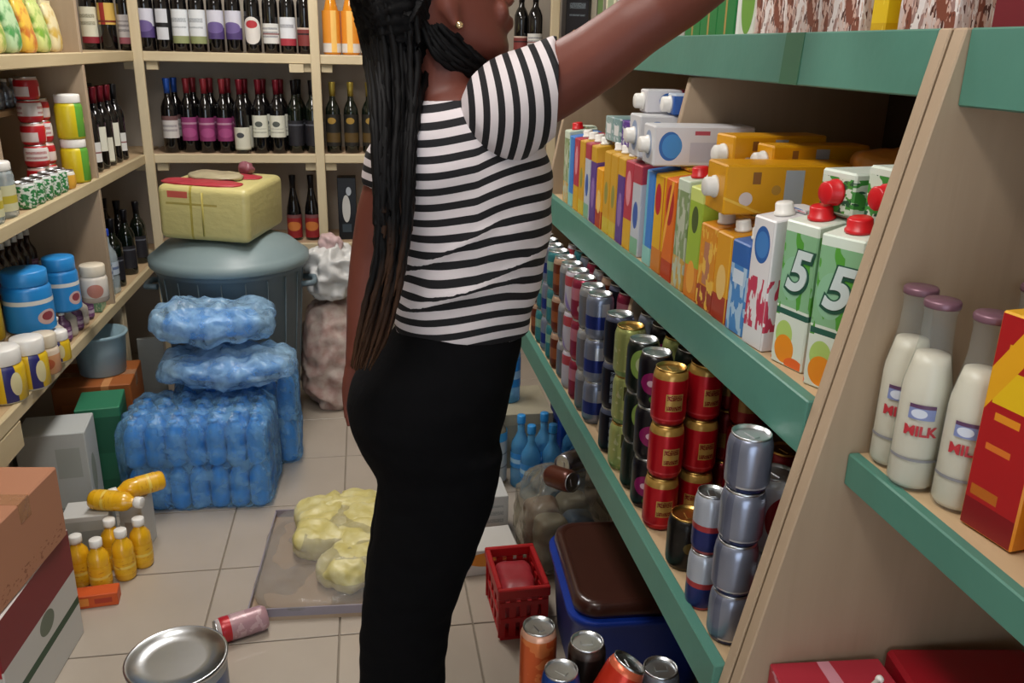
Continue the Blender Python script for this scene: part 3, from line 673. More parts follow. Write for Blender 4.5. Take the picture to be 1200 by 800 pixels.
# ================================================================== left, under the shelf
M_kraft=plain('kraft_board','#a06a48',.75,var=.08,scale=6); M_tape=film('clear_tape','#c89a74',.5,.15,8,.1)
wcart=pack('white_carton','#b9bdbb',[('e',.35,.35,.16,.16,'#8f9486'),('r',.55,.9,.55,.85,'#a6aba6'),('e',1.4,.5,.2,.2,'#8d958a'),('l',.5,.9,.15,.3,4,'#848a88')],.6)
place(box_parts('wcart',.20,.16,.34,wcart,.003),'carton_box','white printed carton standing under the jar shelf, larger one by the brown box','carton',(-1.0,2.70,0),R(6))
place(box_parts('wcart2',.15,.14,.35,wcart,.003),'carton_box','white printed carton tucked between its larger twin and the wall','carton',(-1.21,2.71,0),R(4))
place(box_parts('gcart',.14,.17,.33,pack('green_carton','#1f5c42',[('b',.9,1,'#2f7a58'),('r',.2,.8,.2,.5,'#28684c')],.5),.003),'carton_box','dark green carton standing behind the white carton','carton',(-.925,2.925,0),R(8))
place(box_parts('ocart',.26,.26,.33,pack('orange_carton','#a05a28',[('s',.62,.72,'#c88a54'),('r',.1,.5,.3,.8,'#b8662c')],.55),.003,M_tape),'carton_box','orange-brown carton with tape standing behind the green carton','carton',(-1.0,3.18,0),R(5))
t=thing('plastic_tub','pale blue translucent tub standing on the orange-brown carton','tub',(-.985,3.20,.332))
link('body',MB().lathe([(.075,0),(.08,.005),(.092,.14),(.10,.145),(.10,.155),(.089,.155),(.078,.01),(.001,.01)],24).mesh('tub'),film('pale_tub','#a9c8d4',.6,.3,6,.05),t)
link('lid_tray',MB().lathe([(.06,.01),(.066,.02),(.066,.08),(.001,.08)],20).mesh('tubin'),plain('tub_content','#b8c8cc',.6),t)
place(box_parts('slab',.10,.02,.34,plain('grey_slab','#8b8d88',.6)),'board_offcut','grey board leaning upright beside the bin under the corner shelf','board',(-.90,3.56,0),(0,0,R(12)))
# brown cartons at the left edge
rwg=pack('red_white_green_carton','#c8c6c0',[('b',.50,.86,'#b01a24'),('b',.20,.30,'#3c7a3c'),('r',0,.62,0,1,'#23334e'),('r',1.0,2.0,.44,1,'#8f8c86'),('r',1.0,2.0,.36,.46,'#2a4a34'),('e',1.4,.64,.10,.14,'#5d6a5c')],.55,rep=0)
rw=MB().box(-.19,.19,-.2,.2,0,.315)
place([('body',rw.mesh('rwg',.003,1),pack('red_white_green_carton2','#c4c2bc',[('r',0,1,.58,.92,'#a81c26'),('r',0,1,.24,.32,'#3c7a3c'),('r',0,.7,0,1,'#23334e'),('r',.7,1,.92,1,'#d8d0cc'),('r',3,4,.30,.37,'#28482f'),('r',3,4,.62,1,'#7c2328'),('e',3.55,.52,.1,.09,'#66705f')],.55,rep=0))],'carton_box','red, white and green carton on the floor at the left edge','carton',(-.985,1.90,0),R(-4))
place(box_parts('kraft',.35,.33,.19,pack('kraft_print','#b07a5c',[('r',0,1,.06,.24,'#b0452e'),('n',22,.6,'#8f5a40',.06,.24)],.7),.003,M_tape),'carton_box','brown taped carton with a red printed band on top of the red and white carton','carton',(-.965,1.91,.317),R(-7))
# yellow juice bottles on the floor
M_jy=plain('yellow_juice','#e8b01c',.25,var=.12,coat=.4); M_jy2=pack('yellow_juice_label','#e8b424',[('b',.35,.5,'#eccc60'),('n',9,.62,'#d09020')],.4)
jb=[(-.735,2.335,'foremost right'),(-.79,2.29,'front centre'),(-.852,2.318,'front left, beside the brown carton'),(-.70,2.395,'rear right'),(-.782,2.40,'rear centre')]
for x,y,d in jb:
    place(bottle_parts('juice',.030,.16,M_jy,M_white,M_jy2,(.14,.5),.80,capk=1.35),'juice_bottle',f'yellow juice bottle with white cap on the floor, {d}','bottle',(x,y,0),random.uniform(0,3),'yellow juice bottles on the floor')
orb=pack('orange_box','#c8521c',[('r',.1,.5,.2,.8,'#e08a3a'),('r',.6,.9,.3,.7,'#a8341a')],.5)
place(box_parts('orb',.15,.05,.04,orb),'small_box','flat orange box lying in front of the yellow juice bottles','box',(-.80,2.215,0),R(6))
place(box_parts('orb2',.09,.05,.045,pack('orange_box2','#b85030',[('r',.1,.5,.2,.8,'#d8b09a')],.5)),'small_box','small red-brown box lying left of the flat orange box','box',(-.90,2.245,0),R(-10))
gbx=pack('grey_small_box','#a9aba6',[('r',.15,.85,.3,.7,'#8c9290'),('b',.9,1,'#c8c8c4')],.5)
place(box_parts('gb1',.13,.10,.16,gbx),'small_box','grey-white box standing behind the yellow juice bottles','box',(-.86,2.47,0),R(5))
place(box_parts('gb2',.07,.09,.17,pack('white_small_box','#c9c9c4',[('r',.2,.8,.2,.6,'#a49c92')],.5)),'small_box','white box with a faded print standing behind the yellow bottles','box',(-.735,2.515,0),R(-8))
for i,(x,y,z,rx,rz) in enumerate(((-.845,2.47,.191,90,75),(-.655,2.55,.203,90,-60),(-.755,2.40,.0,0,0))):
    if i==2: continue
    place(bottle_parts('juice',.030,.16,M_jy,M_white,M_jy2,(.14,.5),.80,capk=1.35),'juice_bottle',f'yellow juice bottle lying on the {"grey-white" if i==0 else "white"} box','bottle',(x,y,z),(R(rx),0,R(rz)),'yellow juice bottles on the floor')
place(bottle_parts('blackb',.028,.13,plain('black_sauce','#1d1a22',.3),plain('grey_cap','#8f9298',.4)),'small_bottle','dark bottle with a grey cap left of the yellow juice bottles','bottle',(-.915,2.35,0),0)
# ================================================================== floor in the aisle
t=thing('bun_tray','torn tray of yellow wrapped buns under clear film on the floor','tray',(-.165,2.33,0),(0,0,R(-3)))
sx,sy=.36,.54
link('base',MB().box(-sx/2,sx/2,-sy/2,sy/2,0,.012).mesh('b'),plain('tray_board','#a58f78',.6),t)
for n_,bx in (('front_wall',(-sx/2,sx/2,-sy/2,-sy/2+.004,.012,.038)),('back_wall',(-sx/2,sx/2,sy/2-.004,sy/2,.012,.038)),('side_wall',(-sx/2,-sx/2+.004,-sy/2+.004,sy/2-.004,.012,.034)),('side_wall',(sx/2-.004,sx/2,-sy/2+.004,sy/2-.004,.012,.034))):
    link(n_,MB().box(*bx).mesh('w'),plain('silver_print','#8d8690',.35,var=.3,scale=9),t)
M_bun=mottled('yellow_bun','#c8bc74','#ddd6a4',18,.4,.4,.66,.2)
k=0
for (x,y,s) in ((.09,-.10,1.0),(.12,.02,1.1),(.0,.06,1.0),(.11,.14,1.05),(-.01,.17,1.1),(.10,.225,.9),(.02,.22,.8)):
    k+=1; link('bun',lump(.17*s,.15*s,.085,3.4,.012,14,14,k+20,True),M_bun,t,(x,y,.012+.0*k),(0,0,k))
link('film',lump(sx-.01,sy-.02,.085,5,.014,8,22,31,extra=lambda P,q: V((P.x,P.y,.012+P.z*(1.0 if (P.x>-.06 and P.y>-.16) else .5)))),film('clear_wrap','#d2d0cc',.16,.08,12,.12),t)
fc=place(can_parts('fallen',.034,.135,pack('fallen_can','#b08a90',[('b',.74,.93,'#b81d28'),('n',5,.52,'#c4a4a8',.05,.7),('b',.93,1,'#c8c0c0')],.3,.1,rep=1)),'drink_can','pink and red can lying on its side on the tiles','can',(onZ(312,722,.034).x,onZ(312,722,.034).y,.034),(R(90),0,R(-68)))
t=thing('lidded_tin','large blue tin with a shiny silver lid standing on the floor','tin',(onZ(207,772,.216).x,onZ(207,772,.216).y,0))
link('body',MB().lathe([(.105,0),(.107,.003),(.104,.01),(.104,.205),(.107,.212),(.104,.213),(.1,.206)],36).mesh('tb'),pack('blue_tin','#27508a',[('b',.88,1,'#9aa0a2'),('e',.7,.45,.1,.3,'#c8ccd0'),('e',.3,.45,.1,.3,'#c8ccd0')],.3),t)
link('lid',MB().lathe([(.1075,.212),(.1085,.222),(.103,.224),(.099,.214),(.06,.214),(.001,.2145)],36).mesh('tl'),M_alu,t)
# ================================================================== centre, under the right shelf
orc=pack('white_orange_carton','#c9c7c2',[('e',.5,.62,.42,.28,'#d88a2c'),('e',.7,.7,.12,.14,'#c04a24')],.5)
place(box_parts('orc',.17,.13,.085,orc),'carton_box','white carton with an orange fruit print on the floor beside the legs','carton',(.325,2.27,0),R(4))
place(box_parts('orc2',.15,.13,.16,pack('white_carton3','#c4c6c4',[('l',.1,.9,.2,.8,6,'#9aa0a0')],.5)),'carton_box','plain white carton standing behind the orange fruit carton','carton',(.335,2.45,0),R(2))
PW=film('blue_water_plastic','#5fb0e6',.5,.08,10,.15); lb_cap=plain('light_blue_cap','#2f8fd8',.3)
wbl=pack('water_label','#2a86d0',[('b',.3,.6,'#9cc8e8')],.35)
place(bottle_parts('tallw',.042,.33,PW,blue_cap,wbl,(.20,.52)),'water_bottle','tall clear water bottle with a dark blue cap standing furthest back by the legs','bottle',(.515,3.02,.22),0)
place(box_parts('wcrate',.26,.28,.22,pack('bottle_carton','#8a8a7c',[('b',.8,1,'#a09a84')],.6)),'carton_box','olive-grey carton carrying the tall water bottle','carton',(.53,3.02,0),0)
place(bottle_parts('tanb',.045,.34,plain('tan_drink','#8f8368',.25,coat=.4),blue_cap,pack('tan_label','#c4c6c0',[('b',.82,1,'#4aa4d8'),('b',.28,.31,'#8a8c88'),('b',.55,.58,'#8a8c88'),('d',1,1,.5,.55,'#9a9c96')],.4),(.06,.62)),'drink_bottle','tan drink bottle with a blue cap and white label right of the legs','bottle',(.425,2.78,.0),0)
place(bottle_parts('tanb',.045,.34,plain('tan_drink','#8f8368',.25,coat=.4),blue_cap,pack('tan_label','#c4c6c0',(),.4),(.06,.62)),'drink_bottle','tan drink bottle half hidden behind the first one','bottle',(.345,2.90,.0),0)
for i,(x,y) in enumerate(((.535,2.66),(.61,2.66),(.515,2.75),(.60,2.76),(.69,2.63),(.70,2.74))):
    place(bottle_parts('bw',.036,.275,PW,lb_cap,wbl,(.3,.5)),'water_bottle',f'blue water bottle with a light blue cap under the shelf, {ORD[i]} counting from the front left','bottle',(x,y,0),0,'blue water bottles under the shelf')
t=thing('bottle_pack','dark blue wrapped pack standing behind the water bottles under the shelf','pack',(.75,2.93,0))
link('film',lump(.15,.20,.36,6,.008,10,14,40),plain('navy_wrap','#123a8e',.25,var=.3,scale=9,coat=.3),t)
t=thing('snack_bag','clear bag of cans and snacks standing beside the red basket','bag',(.56,2.27,0),(0,0,R(3)))
link('film',lump(.24,.28,.27,3.0,.026,11,28,44,True),film('clear_bag','#b9b4a2',.26,.15,16,.26),t)
for i,(x,y,c,s) in enumerate(((-.05,-.06,'#7a7460',.10),(.04,-.05,'#4e6a86',.10),(-.05,.05,'#6f5040',.11),(.05,.06,'#8a8678',.11))):
    link('packet',lump(s,s,.17,4,.008,12,8,50+i),plain('bag_packet_%d'%i,c,.45,var=.3),t,(x,y,.01))
place(can_parts('bagcan1',.033,.10,plain('brown_can','#5a2c1e',.3,.3)),'drink_can','brown can lying on top of the clear snack bag','can',(.50,2.20,.325),(R(80),0,R(30)))
place(can_parts('bagcan2',.033,.10,plain('silver_can_p','#a8a8b2',.25,.8)),'drink_can','silver can lying on top of the clear snack bag','can',(.62,2.30,.325),(R(84),0,R(-50)))
# red basket with square openings
t=thing('plastic_basket','red plastic basket with square holes before the snack bag','basket',(.372,2.0,0),(0,0,R(2)))
M_rb=plain('red_basket','#b01418',.4,var=.08); L_,Wd,hh=.125,.20,.16
link('base',MB().box(-L_/2,L_/2,-Wd/2,Wd/2,0,.008).mesh('b'),M_rb,t)
link('rim',MB().box(-L_/2-.008,L_/2+.008,-Wd/2-.008,-Wd/2+.006,hh-.03,hh).box(-L_/2-.008,L_/2+.008,Wd/2-.006,Wd/2+.008,hh-.03,hh).box(-L_/2-.008,-L_/2+.006,-Wd/2+.006,Wd/2-.006,hh-.03,hh).box(L_/2-.006,L_/2+.008,-Wd/2+.006,Wd/2-.006,hh-.03,hh).mesh('rim',.003,1),M_rb,t)
for i in range(5):
    x=-L_/2+.004+i*(L_-.008)/4
    for s in (-1,1): link('slat',MB().box(x-.009,x+.009,s*(Wd/2-.004)-.003,s*(Wd/2-.004)+.003,.008,hh-.03).mesh('sl'),M_rb,t)
    y=-Wd/2+.012+i*(Wd-.024)/4
    for s in (-1,1): link('slat',MB().box(s*(L_/2-.004)-.003,s*(L_/2-.004)+.003,y-.009,y+.009,.008,hh-.03).mesh('sl'),M_rb,t)
for z in (.06,.11):
    for s in (-1,1):
        link('slat',MB().box(-L_/2,L_/2,s*(Wd/2-.002)-.003,s*(Wd/2-.002)+.003,z-.007,z+.007).mesh('sl'),M_rb,t)
        link('slat',MB().box(s*(L_/2-.002)-.003,s*(L_/2-.002)+.003,-Wd/2,Wd/2,z-.007,z+.007).mesh('sl'),M_rb,t)
link('lining',lump(L_-.02,Wd-.02,.12,5,.012,12,10,60),plain('pink_packet','#a8343c',.4,var=.4,scale=12),t,(0,0,.009))
# blue basin with a brown lid
t=thing('storage_basin','blue plastic basin with a brown lid on the floor under the low shelf','basin',(.625,1.805,0),(0,0,R(-3)))
def rrect(a,b,r,n=6):
    P=[]
    for cx,cy,s in ((a-r,b-r,0),(-a+r,b-r,90),(-a+r,-b+r,180),(a-r,-b+r,270)):
        for i in range(n+1):
            q=R(s+90*i/n); P.append((cx+r*math.cos(q),cy+r*math.sin(q)))
    return P
def stack_rings(levels,cap=True):
    m=MB(); n=None
    for a,b,r,z in levels:
        P=rrect(a,b,r); n=len(P); m.v+=[(x,y,z) for x,y in P]
    for i in range(len(levels)-1):
        for k in range(n):
            j=(k+1)%n; m.face([i*n+k,i*n+j,(i+1)*n+j,(i+1)*n+k],None,True)
    m.face(list(range(n))[::-1]); m.face([(len(levels)-1)*n+k for k in range(n)]); return m
M_basin=plain('blue_basin','#1238a0',.4,var=.1)
link('body',stack_rings([(.15,.165,.05,0),(.155,.17,.05,.01),(.172,.19,.06,.22),(.182,.2,.065,.235),(.182,.2,.065,.25)]).mesh('bs'),M_basin,t)
link('lid',stack_rings([(.166,.186,.055,.2505),(.17,.19,.055,.262),(.166,.186,.055,.285),(.15,.17,.05,.293),(.145,.165,.05,.288)]).mesh('ld'),plain('brown_lid','#40211a',.28,var=.15,coat=.3),t)
# carton with loose cans in front of the basin
place(box_parts('cancart',.30,.26,.36,pack('can_carton','#a08670',[('b',.85,1,'#8c745e')],.7),.003),'carton_box','brown carton carrying the loose cans at the bottom edge of the picture','carton',(.345,1.165,0),R(2))
CC=[(.278,1.262,.36,.033,.168,pack('orange_can','#c85a2c',[('b',.0,.35,'#b84a24'),('n',5,.55,'#d87a44'),('b',.93,1,'#d8a48a')],.3,.4),'tall orange can at the left of the loose cans','oc'),
    (.358,1.225,.36,.034,.155,pack('blackorange_can','#17120f',[('b',.25,.55,'#8a4a24'),('b',.9,1,'#3a302a')],.3,.3),'black and copper can in the middle of the loose cans','bc'),
    (.298,1.165,.36,.033,.150,pack('bluecan','#1c3f86',[('b',.2,.5,'#c8ccd4')],.3,.4),'blue can with a silver lid in front of the orange can','bl'),
    (.474,1.165,.36,.034,.135,pack('greycan','#7c8088',[('b',.2,.5,'#3a3c46')],.3,.6),'dark silver can at the right of the loose cans','gc2')]
for x,y,z,r,h,m,lb,k in CC:
    place(can_parts('cc'+k,r,h,m),'drink_can',lb,'can',(x,y,z),random.uniform(0,6),'loose cans on the brown carton')
place(can_parts('tiltred',.034,.125,pack('tiltred','#c8321e',[('n',3.5,.55,'#d8c0b4',.1,.6),('b',.9,1,'#d86a4a')],.3,.4)),'drink_can','red can leaning over in the middle of the loose cans','can',(.352,1.14,.415),(R(-6),R(30),0),'loose cans on the brown carton')
# ================================================================== cans on the low right shelf
def cm(name,base,*L,metal=.45,rough=.28,rep=2): return pack('can_'+name,base,L,rough,metal,rep)
CK={
 'silver':('silver can with a dark blue foot',cm('silver','#8d93a6',('b',0,.10,'#2a3566'),('b',.10,.14,'#d0d4da'),('s',.0,.12,'#737a92'),metal=.7),M_alu,.033,.086),
 'slim':('slim white, red and blue can',cm('slim','#aeb4c0',('b',0,.42,'#232c66'),('b',.42,.52,'#a83a3e'),('b',0,.06,'#b0565a')),M_alu,.026,.103),
 'silred':('tall silver can with a red shield',cm('silred','#bcc0ca',('e',.5,.5,.34,.34,'#8f1c28'),('b',.9,1,'#c8ccd0'),metal=.25),M_alu,.0335,.128),
 'redsil':('tall red can with a silver top',cm('redsil','#9c1d2a',('e',.5,.4,.3,.2,'#c8a8a4'),('b',.86,1,'#c0c4c8')),M_alu,.032,.122),
 'black':('black can with a gold lid',cm('black','#14110f',('e',.5,.5,.14,.12,'#5a4a24'),('b',0,.08,'#3a3018'),metal=.3),M_gold,.034,.100),
 'red':('red can with a gold lid',cm('red','#b3121f',('r',.3,.62,.30,.62,'#b8944e'),('l',.32,.6,.32,.6,5,'#7a1016'),('b',0,.05,'#7a1a1e'),('b',.86,1,'#b08a44'),('b',.12,.15,'#c84048')),M_gold,.0325,.107),
 'dkred':('dark red can with a gold lid',cm('dkred','#7a0f18',('r',.3,.6,.3,.6,'#8a6a34'),('b',0,.05,'#4a1014')),M_gold,.0325,.107),
 'purple':('black can with magenta fruit print',cm('purple','#161318',('e',.5,.5,.3,.22,'#8a1c5c'),('e',.42,.5,.08,.06,'#d8b8c8'),('e',.6,.2,.2,.1,'#4a7a2a'),metal=.3),M_alu,.0325,.107),
 'greenb':('black can with a pale green fruit print',cm('greenb','#18201a',('e',.5,.6,.26,.30,'#8fae54'),('e',.5,.6,.14,.16,'#c8d4a0'),metal=.3),M_alu,.0325,.107),
 'yg':('yellow-green can with a dark mark',cm('yg','#a9b06a',('r',.40,.58,.55,.85,'#3c3a1e'),('b',0,.12,'#7f9a5e'),('n',5,.6,'#c8c894')),M_gold,.0325,.107),
 'blackblue':('black and navy can with pale lettering',cm('blackblue','#191a26',('r',.40,.56,.15,.85,'#8f9ab0'),('l',.38,.58,.1,.9,6,'#191a26'),('b',.9,1,'#5a6078')),M_alu,.0325,.107),
 'silblue':('silver and blue can',cm('silblue','#8890a4',('b',.25,.55,'#2a3a86'),('r',.4,.6,.55,.85,'#d0d4dc'),metal=.6),M_alu,.0325,.107),
 'pinkred':('pink and red can',cm('pinkred','#8f2a44',('b',.5,.8,'#c47a8a'),('e',.5,.3,.25,.15,'#d8c8cc')),M_alu,.0325,.107),
 'grey':('dull silver can with dark print',cm('grey','#7d8088',('s',.35,.65,'#4c4650'),('b',.8,1,'#a8acb2'),metal=.6),M_alu,.0325,.107),
 'brown':('copper brown can',cm('brown','#6a2f1a',('b',.3,.6,'#9c5a34'),('b',.85,1,'#b89a84')),M_alu,.0325,.107),
 'white':('white can with red and violet stripes',cm('white','#b7b2bc',('b',.65,.9,'#a8424a'),('d',4,2,.5,1.0,'#8a7ab0'),metal=.2),M_alu,.0325,.107),
 'teal':('teal and green can',cm('teal','#3a7f86',('b',.5,.75,'#8ab49a'),('e',.5,.3,.2,.15,'#c8d89a')),M_alu,.0325,.107),
}
ZLS=.6425
def stack(k,x,y,n,where):
    d,m,l,r,h=CK[k]
    for i in range(n):
        lv='single' if n==1 else (('bottom','top') if n==2 else ('bottom','middle','top') if n==3 else ('bottom','second','third','top'))[i]
        place(can_parts(k,r,h,m,l),'drink_can',f'{d}, {lv} of {where}','can',(x+random.uniform(-.0015,.0015),y,ZLS+i*(h+.0004)),random.uniform(-.4,.4),'stacked cans on the low right shelf')
stack('silver',.532,1.052,4,'the silver stack nearest the divider')
stack('silred',.603,1.094,2,'the stack behind the silver cans')
stack('redsil',.612,1.022,2,'the stack against the divider')
stack('slim',.520,1.135,2,'the slim stack left of the silver cans')
stack('black',.535,1.250,1,'its spot before the red cans')
stack('red',.532,1.385,3,'the front red stack'); stack('red',.604,1.40,3,'the red stack behind the front red stack')
stack('dkred',.676,1.36,3,'the dark red stack deep in the shelf'); stack('dkred',.676,1.44,3,'the second dark red stack deep in the shelf'); stack('dkred',.70,1.25,2,'the dark red stack behind the tall silver cans')
front=[('purple',1.466),('greenb',1.542),('yg',1.630),('blackblue',1.715),('silblue',1.875),('grey',1.950),('pinkred',2.025),('white',2.10),('grey',2.175),('brown',2.25),('teal',2.325),('silblue',2.40),('teal',2.475),('brown',2.55)]
for i,(k,y) in enumerate(front):
    stack(k,.532,y,3,f'front stack {ORD[i]} beyond the reds')
rear=['greenb','yg','purple','silblue','pinkred','blackblue','brown','grey','pinkred','silblue','teal','white']
ry=[1.478,1.552,1.630,1.71,1.88,1.955,2.03,2.105,2.18,2.255,2.33,2.41]
for i,(k,y) in enumerate(zip(rear,ry)):
    stack(k,.607,y,3,f'rear stack {ORD[i]} beyond the reds')
# ================================================================== cartons on the middle right shelf
ZM=1.0575; XC=.592
c_five=pack('five_carton','#cfd8cc',[('b',.42,1,'#7fae84'),('d',1,.5,.55,.72,'#5a9a3a'),('n',3.2,.56,'#4f9636',.35,1.0),('b',.36,.40,'#2c5a4c'),('e',.35,.22,.26,.10,'#a8c46a'),('e',1.35,.22,.26,.10,'#a8c46a'),('e',.40,.12,.30,.10,'#e08a24'),('e',1.40,.12,.30,.10,'#e08a24'),('e',.75,.03,.3,.05,'#d8622a'),('e',1.75,.03,.3,.05,'#d8622a'),('e',.40,.62,.34,.15,'#86b492'),('e',1.40,.62,.34,.15,'#86b492'),('r',.78,1.0,.05,.42,'#dcdfe0'),('b',.93,1.0,'#d2ddd0')],.35)
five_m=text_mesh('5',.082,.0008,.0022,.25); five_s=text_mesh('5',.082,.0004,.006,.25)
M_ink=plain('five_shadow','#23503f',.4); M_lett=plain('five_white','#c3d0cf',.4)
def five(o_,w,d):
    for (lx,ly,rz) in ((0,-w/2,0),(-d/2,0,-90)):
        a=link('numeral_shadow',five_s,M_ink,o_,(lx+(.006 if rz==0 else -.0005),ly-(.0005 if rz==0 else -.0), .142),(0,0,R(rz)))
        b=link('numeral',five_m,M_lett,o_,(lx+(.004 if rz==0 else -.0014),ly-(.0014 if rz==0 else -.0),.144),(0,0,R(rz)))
CT={
 'fiveA':(.068,.085,.228,c_five,M_redcap,.017),
 'white':(.06,.085,.218,pack('white_pink_carton','#d5d3d4',[('e',1.5,.80,.36,.14,'#2a5a9e'),('e',1.5,.80,.3,.10,'#3f78b8'),('n',5,.50,'#b83a52',.15,.55),('s',1.94,2,'#c2c0c2')],.4),M_white,.014),
 'blue':(.06,.085,.165,pack('blue_carton','#4a86c4',[('n',3,.52,'#a8c4dc'),('b',.75,1,'#2f62ac'),('r',1.2,1.8,.55,.7,'#d0dce8')],.4),M_white,.013),
 'orange':(.06,.085,.165,pack('orange_carton_t','#dc9a1c',[('b',0,.3,'#a83a24'),('e',1.5,.45,.3,.2,'#e8c070'),('s',1.9,2,'#e8b030')],.4),M_white,.013),
 'amber':(.07,.085,.165,pack('amber_carton','#d88c1e',[('b',0,.28,'#9c3a26'),('r',1.3,1.7,.3,.8,'#b87a5a'),('n',5,.55,'#e8b84a')],.4),M_white,.015),
 'lime':(.06,.085,.22,pack('lime_carton','#9cb83a',[('e',1.5,.72,.25,.12,'#4a5a2a'),('b',0,.3,'#d8802a'),('e',1.5,.2,.3,.15,'#e8a03a'),('b',.88,1,'#cfdc7a')],.4),M_white,.015),
 'olive':(.06,.085,.225,pack('olive_carton','#7f9466',[('b',0,.3,'#c8a04a'),('n',4,.5,'#b8bfa8'),('b',.9,1,'#c8d4c0')],.4),M_redcap,.016),
 'redor':(.06,.085,.215,pack('redorange_carton','#d86a1c',[('e',1.5,.75,.35,.2,'#a81c24'),('d',1,-1,.6,.8,'#e8a83a'),('b',0,.2,'#b8401c')],.4),None,.013),
 'yelred':(.06,.085,.215,pack('yellowred_carton','#d8a81c',[('e',1.4,.75,.3,.16,'#b01c30'),('s',1.85,2,'#c05a1c'),('b',0,.25,'#c8782a')],.4),None,.013),
 'sky':(.055,.085,.215,pack('sky_carton','#3d7cc8',[('s',1.0,1.3,'#6ab0c8'),('b',.0,.2,'#8ac0b8')],.4),None,.013),
 'whblue':(.055,.085,.215,pack('whiteblue_carton','#b8bcc4',[('e',1.5,.45,.3,.15,'#3a5aa0'),('b',.8,1,'#a83a4a'),('r',1.0,2,.0,.2,'#7aa88a')],.4),M_white,.014),
 'redblue':(.055,.085,.215,pack('redblue_carton','#b03a4a',[('b',.0,.35,'#d0a02a'),('e',1.5,.7,.3,.2,'#d88a94')],.4),M_white,.014),
 'purple':(.055,.085,.215,pack('purple_carton','#5c3c86',[('b',.8,1,'#c89a2a'),('e',1.5,.4,.3,.2,'#8a6aa8')],.4),M_white,.014),
 'yellow':(.055,.085,.215,pack('yellow_carton','#c8982c',[('e',1.5,.5,.25,.14,'#8a8a4a'),('b',0,.2,'#c8b03a')],.4),M_white,.014),
}
NAMES={'fiveA':'green and white fruit carton with a numeral 5','white':'white carton with a blue oval and pink berries','blue':'blue carton','orange':'orange carton with a dark red foot','amber':'amber carton with a dark red foot','lime':'lime green carton with a white cap','olive':'olive green carton with a red cap','redor':'red and orange carton','yelred':'yellow carton with a red oval','sky':'sky blue carton','whblue':'white carton with a blue emblem','redblue':'red and yellow carton','purple':'purple carton','yellow':'yellow carton with a white cap'}
def carton(k,x,y,z,label,rz=0,rot=None,sl=.012):
    w_,d_,h_,m_,c_,cr=CT[k]
    t=place(carton_parts(k,w_,d_,h_,m_,c_,cr,-.12,sl),'juice_carton',label,'carton',(x,y,z),rot or (0,0,rz),'cartons on the middle right shelf')
    if k=='fiveA': five(t.children[0] if t.children[0].name.startswith('body') else t.children[1],w_,d_)
    return t
carton('fiveA',.655,1.045,ZM,'green and white carton with a numeral 5 and red cap nearest the divider',R(24))
carton('fiveA',.650,1.135,ZM,'green and white carton with a numeral 5 and red cap, second from the divider',R(14))
row=[('white',1.222,6),('blue',1.292,3),('orange',1.358,2),('amber',1.428,2),('lime',1.50,2),('olive',1.57,0),('redor',1.637,0),('yelred',1.703,0),('sky',1.766,0),('whblue',1.86,2),('redblue',1.922,2),('purple',1.984,0),('yellow',2.046,0),('yellow',2.108,0),('orange',2.175,0),('purple',2.24,0),('whblue',2.305,0),('yellow',2.37,0),('redblue',2.435,0),('sky',2.50,0),('olive',2.565,0)]
for i,(k,y,a) in enumerate(row):
    d_=CT[k][1]; carton(k,XC+d_/2+.004,y,ZM,f'{NAMES[k]}, {ORD[i] if i<20 else "twenty-first"} beyond the numeral cartons, front row',R(a))
rowb=['fiveA','fiveA','fiveA','fiveA','orange','olive','lime','amber','white','white','sky','purple','white','teal','yellow']
yb=1.03
for i,k in enumerate(['fiveA','fiveA','amber','amber','orange','olive','olive','white','white','sky','whblue','sky','purple','purple','sky','white']):
    yb=[1.012,1.205,1.30,1.375,1.445,1.515,1.58,1.645,1.71,1.772,1.86,1.925,1.99,2.055,2.12,2.185][i]
    carton(k,XC+.152+(.03 if i==0 else 0),yb,ZM,f'{NAMES[k]}, {ORD[i]} from the divider, second row',0)
for i,k in enumerate(['olive','lime','olive','lime','white','white','white']):
    carton(k,XC+.242,[1.22,1.295,1.37,1.44,1.51,1.58,1.65][i],ZM,f'{NAMES[k]}, {ORD[i]} from the divider, third row',0)
# lying cartons on top of the standing ones
big=pack('big_yellow_carton','#dc9c14',[('e',.16,.32,.05,.14,'#d8c8c4'),('r',.20,.26,.62,.86,'#8a5a2a'),('r',.44,.58,.10,.90,'#a9b0b8'),('e',.38,.5,.035,.1,'#b88a3a'),('d',1,.9,.28,.33,'#e8b848')],.35,rep=0)
zt=ZM+.2305
def lying(label,mat,capm,loc,rz,L=.235,w_=.09,h_=.075,key='',caploc=(0,0)):
    b=MB().box(0,L,-w_/2,w_/2,0,h_).mesh('lying',.003,1)
    c=MB().lathe([(.019,0),(.019,.004),(.0165,.005),(.016,.018),(.014,.02),(.001,.02)],14).mesh('cap')
    return place([('body',b,mat),('cap',c,capm,None,(0,caploc[0],h_/2+caploc[1]),(0,R(-90),0))],'juice_carton',label,'carton',loc,(0,0,rz),'lying cartons on the middle right shelf')
lying('large yellow carton lying on its side above the white and blue cartons',big,M_white,(.585,1.393,ZM+.1865),R(-2),.235,.088,.082)
lying('yellow carton lying deeper above the second row, left one',big,M_white,(.655,1.535,zt),R(5),.19,.07,.07)
lying('yellow carton lying deeper above the second row, beside the left one',big,M_white,(.70,1.462,zt),R(3),.19,.06,.06)
wl_=pack('lying_white','#cfcfd2',[('e',.16,.5,.11,.36,'#2a62a8'),('e',.18,.5,.10,.3,'#3f86c4'),('r',.40,.55,.78,.88,'#b04a5a'),('r',.36,.95,.1,.6,'#b9bac4'),('e',1.5,.5,.3,.36,'#8a9ab8')],.4,rep=0)
lying('white carton with a blue disc lying above the sky blue carton',wl_,M_white,(.578,1.745,zt-.010),R(-3),.21,.085,.08)
